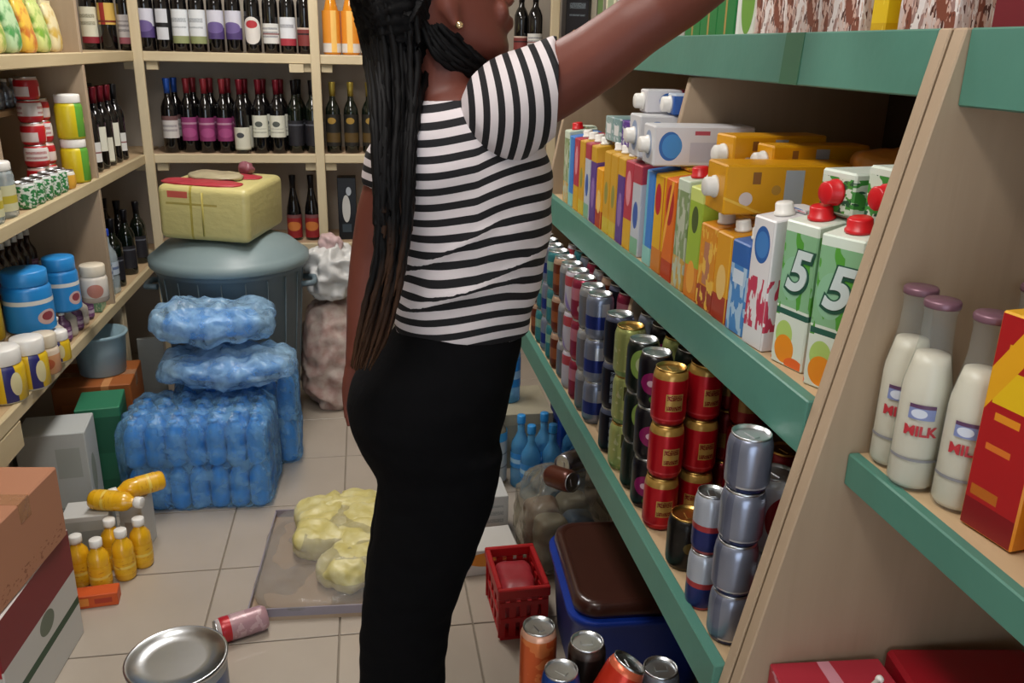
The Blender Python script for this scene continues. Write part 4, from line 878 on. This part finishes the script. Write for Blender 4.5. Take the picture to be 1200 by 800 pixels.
lying('white carton with a blue disc lying furthest back beyond the first white one',wl_,M_white,(.59,1.885,zt-.010),R(-3),.24,.09,.09)
pk_=pack('lying_white_pink','#d0ced2',[('e',.25,.5,.10,.36,'#2a62a8'),('r',.40,.9,.4,1.0,'#b83a56')],.4,rep=0)
lying('white and pink carton topmost on the lying white cartons',pk_,M_white,(.62,1.93,zt+.081),R(-3),.20,.055,.05)
bl_=pack('blue_lying','#2a58a4',[('r',.3,.8,.2,.8,'#3f72b8'),('b',.9,1,'#b8c4d4')],.4,rep=0)
lying('blue carton lying on the near lying white carton',bl_,M_white,(.66,1.86,zt+.081),R(-5),.17,.06,.045)
fv=pack('five_lying','#c6d4c4',[('n',3.4,.50,'#3f8a3a'),('n',5,.58,'#24503a'),('b',.85,1,'#d2dcd0')],.35,rep=0)
lying('green and white carton lying on top nearest the divider with a red cap',fv,M_redcap,(.668,1.025,zt),R(8),.22,.085,.075)
lying('green and white carton lying behind the first, red cap to the aisle',fv,M_redcap,(.650,1.12,zt+.0),R(10),.22,.07,.06)
t=thing('snack_bag','orange and green snack bag lying deep in the middle shelf','bag',(.885,1.325,zt),(0,0,R(-20)))
link('film',lump(.17,.12,.07,2.6,.012,14,14,70),plain('orange_snack','#cf8a3c',.3,var=.35,scale=10),t)
link('seal',MB().box(.06,.10,-.05,.05,.03,.036).mesh('seal'),plain('green_snack_seal','#6a8a4a',.3),t)
# far top clutter of the middle shelf (purple and teal packs on the far cartons)
for i,(y,c,nm) in enumerate(((2.05,'#5c3a92','purple'),(2.13,'#7a9a9c','grey-teal'),(2.20,'#8fa8a6','pale teal'),(1.985,'#9ab0b4','silver-blue'))):
    place(box_parts('tp'+nm,.16,.065,.06,pack('toppack_'+nm,c,[('n',4,.55,'#c8d0d4'),('r',1.2,1.8,.3,.7,'#e0e0e0')],.35)),'juice_carton',f'{nm} carton lying on the far standing cartons','carton',(.70,y,zt-.008),0)
# ================================================================== top right shelf
ZT=1.5245; XT=Xf(1.532)+.03
fl_=pack('flakes_carton','#c9b8b4',[('n',4.2,.50,'#9a7a74'),('n',9,.52,'#e0d8d6'),('n',3.0,.53,'#7c4434',.02,.40),('n',11,.56,'#c8a89c',.02,.42),('n',15,.60,'#4f2a22',.02,.36),('b',.42,.6,'#c8c4cc'),('n',6,.55,'#d89a24',.42,.75),('r',2,4,0,1,'#d8b81c'),('b',.9,1,'#d8b41c')],.4,rep=0)
cer=[(1.050,'first','fl'),(1.262,'second','fl'),(1.378,'third','fl'),(1.495,'fourth','fl')]
cere=lambda key,sx,sy,sz,m: box_parts(key,sx,sy,sz,m)
for y,od,k in cer:
    place(box_parts('cereal',.06,.10 if y!=1.05 else .12,.30,fl_),'cereal_box',f'cereal box with brown flakes print, {od} from the divider on the top right shelf','cereal box',(XT+.03,y,ZT),0,'cereal boxes on the top shelf')
yl=pack('yellow_side','#dcb816',[('b',.0,.06,'#c8a010'),('n',3,.62,'#e8cc4a')],.4)
place(box_parts('ys',.06,.034,.30,yl),'cereal_box','narrow yellow cereal box between the brown flakes boxes','cereal box',(XT+.03,1.158,ZT),R(1.5))
leaf=pack('leaf_carton','#d0d4cc',[('e',1.6,.25,.35,.22,'#6a9a3c'),('r',1.0,1.2,0,1,'#e0e2de'),('b',.8,1,'#4a8a3a')],.4)
place(box_parts('leaf',.07,.07,.26,leaf),'juice_carton','white carton with a green leaf print on the top right shelf by the flakes boxes','carton',(XT+.035,1.60,ZT),R(4))
grn=pack('green_tall','#1f7a3c',[('s',1.45,1.55,'#a88a4a'),('b',.85,1,'#2c9450')],.4)
for i in range(3):
    place(box_parts('grn',.07,.08,.26,grn),'juice_carton',f'dark green carton with a tan stripe, {ORD[i]} beyond the leaf carton on the top shelf','carton',(XT+.035,1.69+.088*i,ZT),R(2))
for i in range(6):
    nm,m_=(('pale grey',pack('pg_box','#a8a8a0',[('r',1.2,1.8,.5,.8,'#7aa05a')],.4)),('cream',pack('cr_box','#c8c2a8',[('r',1.2,1.8,.2,.6,'#8a9a7a')],.4)))[i%2]
    place(box_parts('ft'+nm,.07,.10,.25,m_),'carton_box',f'{nm} box, {ORD[i]} beyond the dark green cartons on the top shelf','carton',(XT+.035,1.965+.112*i,ZT),0)
drd=pack('maroon_flakes','#c9c0c4',[('r',1.0,1.55,0,.5,'#6a1822'),('r',0,1,0,.5,'#6a1822'),('e',1.55,.72,.34,.16,'#8a4a3c'),('e',.3,.8,.3,.12,'#8a4a3c'),('r',.8,1,0,.2,'#9ab0c0')],.4)
ZT2=1.530
place(box_parts('drd',.06,.13,.30,drd),'cereal_box','cereal box with a maroon diagonal on the near top shelf','cereal box',(Xf(1.532)+.055,.852,ZT2),R(5))
place(box_parts('ora',.07,.09,.30,pack('plain_orange','#d8782a',[('n',3,.55,'#e0a05a')],.4)),'cereal_box','orange box right of the maroon cereal box on the near top shelf','cereal box',(Xf(1.532)+.06,.725,ZT2),R(4))
# ================================================================== near bay: milk bottles and cartons
M_milk=plain('milk','#ddd5c4',.35,var=.03); M_mcap=plain('mauve_cap','#7c5a68',.35,.3)
rM,hM=.0278,.230
mb_g=MB().lathe([(rM*.9,0),(rM,.006),(rM,hM*.52),(rM*.97,hM*.57),(rM*.82,hM*.66),(rM*.68,hM*.75),(rM*.64,hM*.80),(rM*.63,hM*.93),(rM*.68,hM*.95),(rM*.68,hM*.965)],24,close=False).mesh('mglass')
mb_m=MB().lathe([(rM*.86,.003),(rM*.95,.008),(rM*.95,hM*.52),(rM*.92,hM*.57),(rM*.77,hM*.66),(rM*.66,hM*.72),(.001,hM*.72)],24).mesh('mmilk')
mb_c=MB().lathe([(rM*.70,hM*.962),(rM*.72,hM*.967),(rM*.72,hM*.99),(rM*.66,hM),(.001,hM)],20).mesh('mcap')
tx=text_mesh('MILK',.017,.0003,.0006,0,rM+.0006); M_rtx=plain('red_lettering','#b3303a',.4)
em=MB().lathe([(rM+.0005,hM*.40),(rM+.0005,hM*.48)],8,arc=(238,298),close=False).mesh('emblem'); M_em=pack('milk_emblem','#7a86b4',[('e',.4,.4,.3,.3,'#cfd6e4'),('b',.75,1,'#5a3a5c')],.4)
bd=MB().lathe([(rM+.0004,hM*.17),(rM+.0004,hM*.185)],16,arc=(200,340),close=False).mesh('band')
M_bd=plain('grey_print','#85858a',.5)
mp=[(.648,.897,'nearest the divider'),(.638,.842,'second from the divider at the shelf edge'),(.660,.787,'third from the divider, beside the red carton'),(.80,.890,'behind the first one'),(.795,.825,'rear row behind the second one'),(.875,.870,'deepest in the shelf'),(.752,.766,'rear row behind the red carton')]
for x,y,d in mp:
    t=place([('glass',mb_g,M_glass),('milk',mb_m,M_milk),('cap',mb_c,M_mcap),('lettering',tx,M_rtx,None,(0,0,hM*.335),(0,0,0)),('emblem',em,M_em),('printed_band',bd,M_bd)],'milk_bottle',f'glass milk bottle with red lettering, {d}','bottle',(x,y,ZN),R(-34)+random.uniform(-.12,.12),'glass milk bottles')
rc=pack('red_yellow_carton','#a51a1e',[('b',0,.22,'#861018'),('d',2.0,1,2.45,3.2,'#dca01e'),('r',.22,.72,.60,.76,'#dcb41c'),('r',.35,.75,.82,.87,'#d89a24'),('r',.3,.7,.54,.57,'#d88a24'),('r',.2,.6,.40,.43,'#d0702a'),('r',.1,.6,.17,.22,'#b0601e'),('s',1.0,1.22,'#d9801e'),('e',.55,.93,.1,.04,'#c8c0a8')],.35)
def tallc(label,loc,rz,mat,key):
    place(carton_parts(key,.07,.075,.245,mat,M_white,.019,.22,0),'juice_carton',label,'carton',loc,(0,0,rz),'tall red and yellow cartons')
rc1=pack('red_yellow_front','#a51a1e',[('r',1.15,1.85,.60,.76,'#dcb41c'),('r',1.25,1.75,.82,.87,'#d89a24'),('r',1.25,1.7,.53,.565,'#d88a24'),('r',1.2,1.65,.39,.42,'#d0702a'),('r',1.1,1.6,.16,.21,'#b0601e'),('r',1,2,0,.14,'#7c1018'),('d',1.0,-2.2,-.62,-.20,'#dca01e'),('r',0,1,0,1,'#d98a1e'),('r',.30,.42,0,1,'#b8461c'),('r',0,1,.90,1,'#e0a828'),('r',2.5,4,0,1,'#d98a1e')],.35,rep=0)
tallc('red and yellow carton with a white cap next to the milk bottles',(.681,.722,ZN),R(8),rc1,'rc1')
rc2=pack('orange_red_carton','#dc8a1c',[('d',1,.55,1.55,1.95,'#a8182c'),('e',1.85,.52,.2,.08,'#e0b41c'),('r',1.0,2,0,.30,'#a01828'),('r',1.3,1.75,.12,.24,'#cfb4b8'),('r',1.3,1.7,.05,.08,'#d08a3a'),('r',0,1,.0,.3,'#a01828'),('r',0,1,.3,.6,'#d8641c')],.35,rep=0)
tallc('orange carton with a red diagonal panel at the right edge of the picture',(.690,.625,ZN),R(12),rc2,'rc2')
tallc('red and yellow carton behind the front red one on the near shelf',(.81,.68,ZN),R(4),rc1,'rc3')
# low near shelf: red packets
rp=pack('red_packet','#a82a3a',[('n',5,.55,'#c88a98'),('r',.2,.7,.2,.8,'#b8b0bc'),('d',1,.6,.4,.5,'#d8d4d4')],.35)
place(box_parts('rp1',.16,.15,.075,rp),'packet','pink-red printed packet lying by the divider on the lowest near shelf','packet',(.612,.845,.615),R(-4))
place(box_parts('rp2',.20,.16,.085,pack('crimson_packet','#8f0f1e',[('r',.05,.5,.3,.9,'#b83a4e'),('r',.2,.4,.5,.8,'#c87a88')],.3),.006),'packet','crimson packet lying right of the pink-red packet on the lowest near shelf','packet',(.80,.83,.615),R(-8))
place(box_parts('rp3',.10,.12,.07,pack('orange_packet','#b8641c',[('b',.7,1,'#8a7a4a')],.4)),'packet','orange packet deep on the lowest near shelf','packet',(.985,.84,.615),R(4))
t=place([('stick',MB().tube([(0,0,0),(.10,.03,.02)],.004,8).mesh('st'),M_white),('tip',MB().ball((.10,.03,.02),.006,8,6).mesh('tp'),M_white)],'plastic_stick','thin white plastic stick lying on the pink-red packet','stick',(.56,.80,.694),R(10))
# ================================================================== the woman reaching for the top shelf
WO=V((.045,1.465,0))
def dark(name,c,rough):
    m=plain(name,c,rough,var=.3,scale=40,bump=.1); m.node_tree.nodes['Principled BSDF'].inputs['Specular IOR Level'].default_value=.12; return m
wm=thing('person','woman in striped black and white top and black trousers reaching up to the shelf','person',WO)
def remesh(mb,vox,smooth=3,fac=.5):
    me=mb.mesh('tmp'); o=bpy.data.objects.new('tmp',me); COL.objects.link(o)
    md=o.modifiers.new('r','REMESH'); md.mode='VOXEL'; md.voxel_size=vox
    dg=bpy.context.evaluated_depsgraph_get(); out=bpy.data.meshes.new_from_object(o.evaluated_get(dg)); bpy.data.objects.remove(o,do_unlink=True)
    bm=bmesh.new(); bm.from_mesh(out)
    for _ in range(smooth): bmesh.ops.smooth_vert(bm,verts=bm.verts,factor=fac,use_axis_x=True,use_axis_y=True,use_axis_z=True)
    bm.to_mesh(out); bm.free(); return out
def finish(me,name,mat,parent,base=WO):
    me.transform(Matrix.Translation(-base)); me.polygons.foreach_set('use_smooth',[True]*len(me.polygons)); me.update()
    return link(name,me,mat,parent)
def ring(y,xl,xr,Y,B,ins=0,tilt=0):
    a,b=onY(xl,y,Y),onY(xr,y-tilt,Y); A=(b-a)/2; L=A.length; A=A*((L-ins)/L); n=V((-A.y,A.x,0)).normalized()
    return ((a+b)/2,A,n*(B-ins))
def limb(mb,pts,rad,seg=16):
    """pts world points, rad radii; rings square to the path, round ends"""
    R_=[]; n=len(pts)
    for i,p in enumerate(pts):
        d=(pts[min(i+1,n-1)]-pts[max(i-1,0)]).normalized(); a=d.cross(V((0,1,.2))).normalized(); c=a.cross(d); r=rad[i]
        r=r if isinstance(r,tuple) else (r,r); R_.append((p,a*r[0],c*r[1]))
    mb.loft(R_,seg)
def cr(P,t):
    n=len(P)-1; x=min(max(t*n,0),n-1e-6); i=int(x); f=x-i
    a,b,c,d=P[max(i-1,0)],P[i],P[i+1],P[min(i+2,n)]
    return .5*((2*b)+(c-a)*f+(2*a-5*b+4*c-d)*f*f+(3*b-3*c+d-a)*f**3)
TORSO=[(400,463,618,1.465,.100),(375,461,622,1.465,.105),(340,460,632,1.46,.108),(300,459,640,1.46,.112),(260,454,646,1.46,.118),(220,446,648,1.46,.124),(185,440,644,1.46,.126),(155,440,634,1.46,.122),(132,450,615,1.46,.110),(114,472,588,1.46,.090),(100,495,562,1.46,.068)]
def torso(mb,ins): mb.loft([ring(y,a,b,Y,B,ins,16 if y>=375 else 8 if y>330 else 0) for y,a,b,Y,B in TORSO],28)
PEL=[(372,470,612,1.465,.095),(390,458,612,1.465,.115),(408,442,607,1.465,.13),(430,421,602,1.465,.15),(455,408,596,1.465,.16),(478,405,591,1.465,.165),(505,412,585,1.465,.16),(530,426,580,1.465,.15),(548,436,576,1.465,.14)]
LEG=[(505,428,588),(535,437,582),(560,438,576),(590,434,566),(625,429,553),(660,424,539),(690,420,529),(720,418,524),(760,417,521),(800,418,519),(840,421,515),(880,425,510)]
def legs(mb,ins):
    for dy,sc in ((-.075,.95),(.075,.93)):
        rs=[]
        for k,(y,a,b) in enumerate(LEG):
            c,A,B=ring(y,a,b,1.465,.085-.0028*k); c=c+V((.006 if dy>0 else 0,dy,0)); rs.append((c,A*(sc*(1-ins/A.length)),B*(1-ins/B.length)))
        c,A,B=rs[-1]; rs.append((V((c.x,c.y,.075)),A*.92,B*.95)); mb.loft(rs,22)
# head frame
HA=R(4); TI=R(12); HP=onY(521,6,1.452)
MH=Matrix.Rotation(HA,3,'Z')@Matrix.Rotation(-TI,3,'Y')
def hd(x,y,z): return HP+MH@V((x,y,z-.1))
HR=[(.000,.074,.030,.022),(.008,.086,.018,.034),(.022,.091,.000,.046),(.040,.088,-.030,.055),(.060,.089,-.062,.061),(.085,.088,-.086,.066),(.110,.083,-.098,.070),(.140,.089,-.104,.073),(.170,.083,-.100,.072),(.198,.060,-.078,.058),(.215,.028,-.045,.036),(.222,.0,-.02,.012)]
def hring(h,f,b,w): c=hd((f+b)/2,0,h); return (c,MH@V(((f-b)/2,0,0)),MH@V((0,w,0)))
def hand(mb,P,d,l,n,sc=1.0,thumb=1,curl=.35):
    """palm at P (wrist end), fingers along d, thumb side l, palm normal n"""
    d,l,n=d.normalized(),l.normalized(),n.normalized()
    mb.loft([(P-d*.01,l*.024*sc,n*.017*sc),(P+d*.02*sc,l*.033*sc,n*.016*sc),(P+d*.055*sc,l*.039*sc,n*.014*sc),(P+d*.088*sc,l*.038*sc,n*.012*sc)],14)
    for k,(o,L) in enumerate(((.029,.068),(.010,.078),(-.009,.073),(-.028,.056))):
        q=P+d*.078*sc+l*o*sc; pts=[q]; dd=d
        for s in range(3):
            dd=(dd+n*curl*(.5+s*.5)).normalized(); q=q+dd*L*sc*(.45,.32,.25)[s]; pts.append(q)
        limb(mb,pts,[.0092*sc,.0088*sc,.008*sc,.0062*sc],10)
    q=P+d*.022*sc+l*.026*sc
    limb(mb,[q,q+(l*.6+d*.7+n*.3)*.030*sc,q+(l*.6+d*.9+n*.45)*.052*sc,q+(l*.45+d*1.0+n*.6)*.068*sc],[.012*sc,.0105*sc,.009*sc,.007*sc],10)
RS,RE,RW=[onY(590,128,1.37),onY(768,18,1.265),onY(890,-68,1.285)]
SHO=[onY(580,135,1.40),onY(612,115,1.355),onY(655,94,1.33),onY(700,66,1.30),onY(745,32,1.275),RE,onY(800,-2,1.268),onY(835,-27,1.275),onY(868,-50,1.28),RW]
LA=[onY(468,170,1.55),onY(457,205,1.595),onY(444,250,1.62),onY(434,300,1.625),onY(428,350,1.615),onY(424,395,1.60),onY(420,425,1.59)]
bd_=MB(); torso(bd_,.008)
bd_.loft([ring(y,a,b,Y,B,.010) for y,a,b,Y,B in PEL],24); legs(bd_,.012)
limb(bd_,[onY(518,118,1.465),onY(520,90,1.462),onY(524,62,1.458),onY(530,35,1.455)],[.072,.060,.054,.052])
bd_.loft([hring(*r) for r in HR],24)
Mh=MH
for c,r in (((.094,0,.050),(.011,.024,.0065)),((.095,0,.060),(.011,.026,.0065)),((.099,0,.088),(.015,.017,.011)),((.094,0,.108),(.010,.009,.024)),((.083,.026,.075),(.012,.02,.02)),((.083,-.026,.075),(.012,.02,.02)),((.078,0,.135),(.014,.05,.009))):
    bd_.ball(hd(*c),r,12,8,Mh)
for s in (-1,1):
    bd_.ball(hd(.0655,s*.031,.1195),(.0135,.0165,.0080),12,8,Mh); bd_.ball(hd(.0655,s*.031,.1035),(.0125,.016,.0065),12,8,Mh)
    bd_.ball(hd(-.006,s*.070,.100),(.016,.010,.028),12,8,Mh@Matrix.Rotation(R(-8),3,'Y')); bd_.ball(hd(.000,s*.069,.072),(.009,.008,.011),10,6,Mh)
limb(bd_,SHO,[.066,.060,.0535,.0495,.045,.0425,.041,.038,.033,.028])
limb(bd_,LA,[.038,.041,.042,.038,.036,.030,.026])
hand(bd_,RW,V((.35,.02,.95)),V((-.2,-1,0)),V((.95,0,-.35)),1.0,curl=.22)
hand(bd_,LA[-1],V((.0,-.02,-1)),V((1,.2,0)),V((.3,-.9,0)),.95,curl=.25)
for dy in (-.075,.075):
    c=ring(*LEG[-1][:3],1.465,.05)[0]; fx=c.x; fy=c.y+dy
    bd_.loft([(V((fx-.045,fy,.05)),V((0,.030,0)),V((0,0,.035))),(V((fx+.02,fy,.05)),V((0,.033,0)),V((0,0,.04))),(V((fx+.10,fy,.035)),V((0,.040,0)),V((0,0,.022))),(V((fx+.165,fy,.026)),V((0,.034,0)),V((0,0,.014)))],14)
sk=NT('skin'); co=sk.new('ShaderNodeTexCoord').outputs['Object']
sk.link(sk.mix(sk.noise(9,3,co),lin('#5a2f25'),lin('#744034')),sk.b.inputs['Base Color']); sk.b.inputs['Roughness'].default_value=.5; sk.b.inputs['Specular IOR Level'].default_value=.3
sk.b.inputs['Subsurface Weight'].default_value=.06; sk.b.inputs['Subsurface Radius'].default_value=(.02,.008,.005); sk.bump(sk.noise(160,2,co),.06,.002)
body=finish(remesh(bd_,.0052,3),'body',sk.m,wm)
for s in (-1,1):
    e=link('eye',MB().ball((0,0,0),.0115,14,10).mesh('eye'),plain('eye_white','#d8d2cc',.2),wm,tuple(hd(.0665,s*.031,.112)-WO))
    link('iris',MB().ball((0,0,0),(.0045,.0065,.0065),10,6).mesh('iris'),plain('iris_brown','#1c0e0a',.2),e,tuple(MH@V((.0085,s*.002,0))))
    link('eyebrow',MB().tube([hd(.089,s*.012,.131)-WO,hd(.088,s*.03,.135)-WO,hd(.080,s*.047,.130)-WO],[.003,.0035,.002],8).mesh('brow'),plain('brow_black','#0c0808',.8),wm)
    link('earring',MB().ball(hd(.003,s*.078,.068)-WO,.0062,12,8).mesh('er'),plain('gold_stud','#e6cfa0',.15,.9),wm)
# trousers and shoes
tr=MB(); tr.loft([ring(*p) for p in PEL],28); legs(tr,0)
tme=remesh(tr,.008,4)
for v in tme.vertices:
    k=noise.noise(v.co*V((9,9,26)))*.0035; v.co+=v.normal*k
finish(tme,'trousers',dark('black_trousers','#060608',.95),wm)
for dy in (-.075,.075):
    c=ring(*LEG[-1][:3],1.465,.05)[0]; fx=c.x; fy=c.y+dy; b_=V((fx,fy,0))-WO
    o=link('shoe',MB().loft([(b_+V((-.068,0,.035)),V((0,.022,0)),V((0,0,.026))),(b_+V((-.055,0,.045)),V((0,.034,0)),V((0,0,.040))),(b_+V((.02,0,.036)),V((0,.037,0)),V((0,0,.030))),(b_+V((.10,0,.034)),V((0,.046,0)),V((0,0,.028))),(b_+V((.165,0,.028)),V((0,.040,0)),V((0,0,.020))),(b_+V((.185,0,.024)),V((0,.022,0)),V((0,0,.012)))],18).mesh('shoe'),plain('black_shoe','#101012',.5),wm)
    link('sole',MB().box(b_.x-.066,b_.x+.180,b_.y-.038,b_.y+.038,0,.011).mesh('sole',.005,2),plain('sole_rubber','#2a2624',.8),o)
# striped top
st=NT('striped_jersey'); at=st.new('ShaderNodeAttribute',attribute_name='stripe'); fr=st.math('FRACT',at.outputs['Fac'])
mk=st.math('GREATER_THAN',fr,.53)
st.link(st.mix(mk,lin('#cfc6c8'),lin('#0d0b10')),st.b.inputs['Base Color']); st.b.inputs['Roughness'].default_value=.85
co=st.new('ShaderNodeTexCoord').outputs['Object']; st.bump(st.noise(300,2,co),.15,.002)
sh=MB(); torso(sh,0); limb(sh,[LA[0]+V((.03,-.02,.015)),LA[1]+V((0,0,.015)),onY(454,218,1.602)],[.062,.053,.051])
sme=remesh(sh,.0065,4)
NK=onY(529,76,1.45)
for v in sme.vertices:
    p=v.co; w_=min(1,max(0,(1.42-p.z)/.1))
    f_=noise.noise(V((p.x*7+p.z*9,p.y*7,p.z*16-p.x*10)))*.006*w_
    v.co+=v.normal*f_
NR=.094
def rim(me):
    bm=bmesh.new(); bm.from_mesh(me); bm.normal_update()
    for v in bm.verts:
        if v.is_boundary and abs((v.co-NK).length-NR)<.02: v.co=NK+(v.co-NK).normalized()*NR
    bm.to_mesh(me); bm.free()
def cut(me,fn):
    bm=bmesh.new(); bm.from_mesh(me); bmesh.ops.delete(bm,geom=[f for f in bm.faces if fn(f.calc_center_median())],context='FACES'); bm.to_mesh(me); bm.free()
cut(sme,lambda c:(c-NK).length<NR)
rim(sme)
def setattr_(me,fn):
    a=me.attributes.new('stripe','FLOAT','POINT'); a.data.foreach_set('value',[fn(v.co) for v in me.vertices])
FOLDS=[(onY(472,330,1.36),onY(575,262,1.36)),(onY(478,372,1.36),onY(640,296,1.36)),(onY(500,352,1.36),onY(600,330,1.36))]
def fold(p):
    o=0; dsp=0
    for a,b in FOLDS:
        d=b-a; d.y=0; L=d.length; d=d/L; q=p-a; t=q.x*d.x+q.z*d.z; n=-q.x*d.z+q.z*d.x
        if -.02<t<L+.02:
            e=min(1,max(0,(t+.02)/.03))*min(1,max(0,(L+.02-t)/.03)); o+=e*.22*(math.tanh(n/.003)*math.exp(-abs(n)/.03)); dsp+=e*.004*math.exp(-(n/.006)**2)
    return o,dsp
for v in sme.vertices:
    if v.co.y<1.5: v.co+=v.normal*fold(v.co)[1]
setattr_(sme,lambda p:(fold(p)[0] if p.y<1.5 else 0)+(p.z-.30*(max(0,p.x-.17))*min(1,max(0,(p.z-1.06)/.25))+.01*math.sin(p.x*22))/.0250+.1)
top=finish(sme,'striped_top',st.m,wm)
SL=[onY(566,142,1.41),onY(590,132,1.382),onY(618,114,1.355),onY(642,101,1.338),onY(672,84,1.318)]
sl=MB(); limb(sl,SL,[.060,.081,.075,.067,.0605],24)
slm=remesh(sl,.006,3)
ax=(SL[-1]-SL[0]).normalized()
ad=CR.copy()
bm=bmesh.new(); bm.from_mesh(slm); bmesh.ops.bisect_plane(bm,geom=bm.verts[:]+bm.edges[:]+bm.faces[:],plane_co=onY(652,95,1.33),plane_no=ad,clear_outer=True); bm.to_mesh(slm); bm.free()
cut(slm,lambda c:(c-NK).length<NR-.001); rim(slm)
setattr_(slm,lambda p:((p-SL[0]).dot(ad)+.12*(p.z-SL[1].z)**2/.05)/.0225+.35)
sleeve=link('sleeve',slm,st.m,top); slm.transform(Matrix.Translation(-WO)); slm.polygons.foreach_set('use_smooth',[True]*len(slm.polygons))
# hair: scalp mass and braids
HC=[(.022,-.050,-.105,.050),(.05,-.040,-.128,.070),(.08,-.030,-.138,.080),(.105,-.022,-.141,.084),(.128,.020,-.141,.086),(.150,.062,-.138,.085),(.175,.082,-.128,.082),(.20,.080,-.108,.072),(.222,.055,-.07,.050),(.236,.01,-.03,.018)]
hb=MB(); hb.loft([hring(*r) for r in HC],28); hme=remesh(hb,.007,3)
for v in hme.vertices:
    q=MH.inverted()@(v.co-HP); a_=math.atan2(q.y,q.z+.02); v.co+=v.normal*(.0035*math.sin(a_*34)+.0015*math.sin(q.x*260))
M_hair=NT('black_braids'); uvn=M_hair.new('ShaderNodeTexCoord').outputs['UV']; sx_=M_hair.new('ShaderNodeSeparateXYZ'); M_hair.link(uvn,sx_.inputs[0])
mr=M_hair.new('ShaderNodeMapRange'); mr.inputs[1].default_value=.70; mr.inputs[2].default_value=1.0; M_hair.link(sx_.outputs[1],mr.inputs[0])
M_hair.link(M_hair.mix(mr.outputs[0],lin('#080708'),lin('#4d3322')),M_hair.b.inputs['Base Color']); M_hair.b.inputs['Roughness'].default_value=.65; M_hair.b.inputs['Specular IOR Level'].default_value=.18; M_hair=M_hair.m
hair=finish(hme,'hair',dark('black_hair','#080708',.7),wm)
def braid(mb,nodes,r,n=38,ph=0):
    P=[]; Rr=[]
    for i in range(n):
        t=i/(n-1); P.append(cr(nodes,t)-WO); Rr.append(r*(1+.2*math.sin(i*2.4+ph))*(1 if t<.85 else max(.25,(1-t)/.15)))
    mb.tube(P,Rr,5)
rnd=random.Random(3); br=MB()
CH=[(452,10,1.462,34,.05),(460,70,1.44,31,.04),(464,130,1.372,26,.020),(462,195,1.338,22,.014),(461,255,1.334,20,.014),(457,305,1.335,18,.014),(448,352,1.338,19,.016),(436,395,1.345,18,.018),(424,428,1.352,12,.018)]
for k in range(64):
    u=rnd.uniform(-1,1); w_=rnd.uniform(-1,1); m_=rnd.choice((6,7,8,8,9,9,9)); 
    root=hd(-.10+.045*u,-.065+.02*(w_+1),rnd.uniform(.14,.19))
    nd=[root]
    for j,(px,py,Y,hw,dpt) in enumerate(CH[:m_]):
        du=u+rnd.uniform(-.12,.12); Y_=Y+dpt*w_ if j>1 else (1.372,1.372)[j]+.075*max(0,-du)**2+.018*(w_+1)
        nd.append(onY(px+hw*du,py+rnd.uniform(-6,6),Y_))
    braid(br,nd,.0056,40,rnd.uniform(0,6))
C2=[(500,20,1.40,10),(520,48,1.40,17),(545,70,1.41,14),(566,86,1.43,10),(585,104,1.48,8),(600,140,1.53,8)]
for k in range(20):
    u=-1+2*k/19
    nd=[hd(-.05-.02*u,-.080,.11-.02*u)]+[onY(px-hw*.6*u,py+hw*u*(1.0 if j<3 else .6),Y+rnd.uniform(-.006,.006)) for j,(px,py,Y,hw) in enumerate(C2)]
    braid(br,nd,.0056,30,rnd.uniform(0,6))
C3=[(480,40,1.43,16),(488,75,1.435,16),(480,110,1.39,14),(472,170,1.345,8),(468,240,1.335,6),(464,300,1.335,6)]
for k in range(18):
    u=-1+2*k/17
    nd=[hd(-.07,-.080,.10)]+[onY(px+hw*u,py,Y+rnd.uniform(-.008,.008)) for (px,py,Y,hw) in C3]
    braid(br,nd,.0056,34,rnd.uniform(0,6))
bo=link('braids',br.mesh('braids'),M_hair,hair)
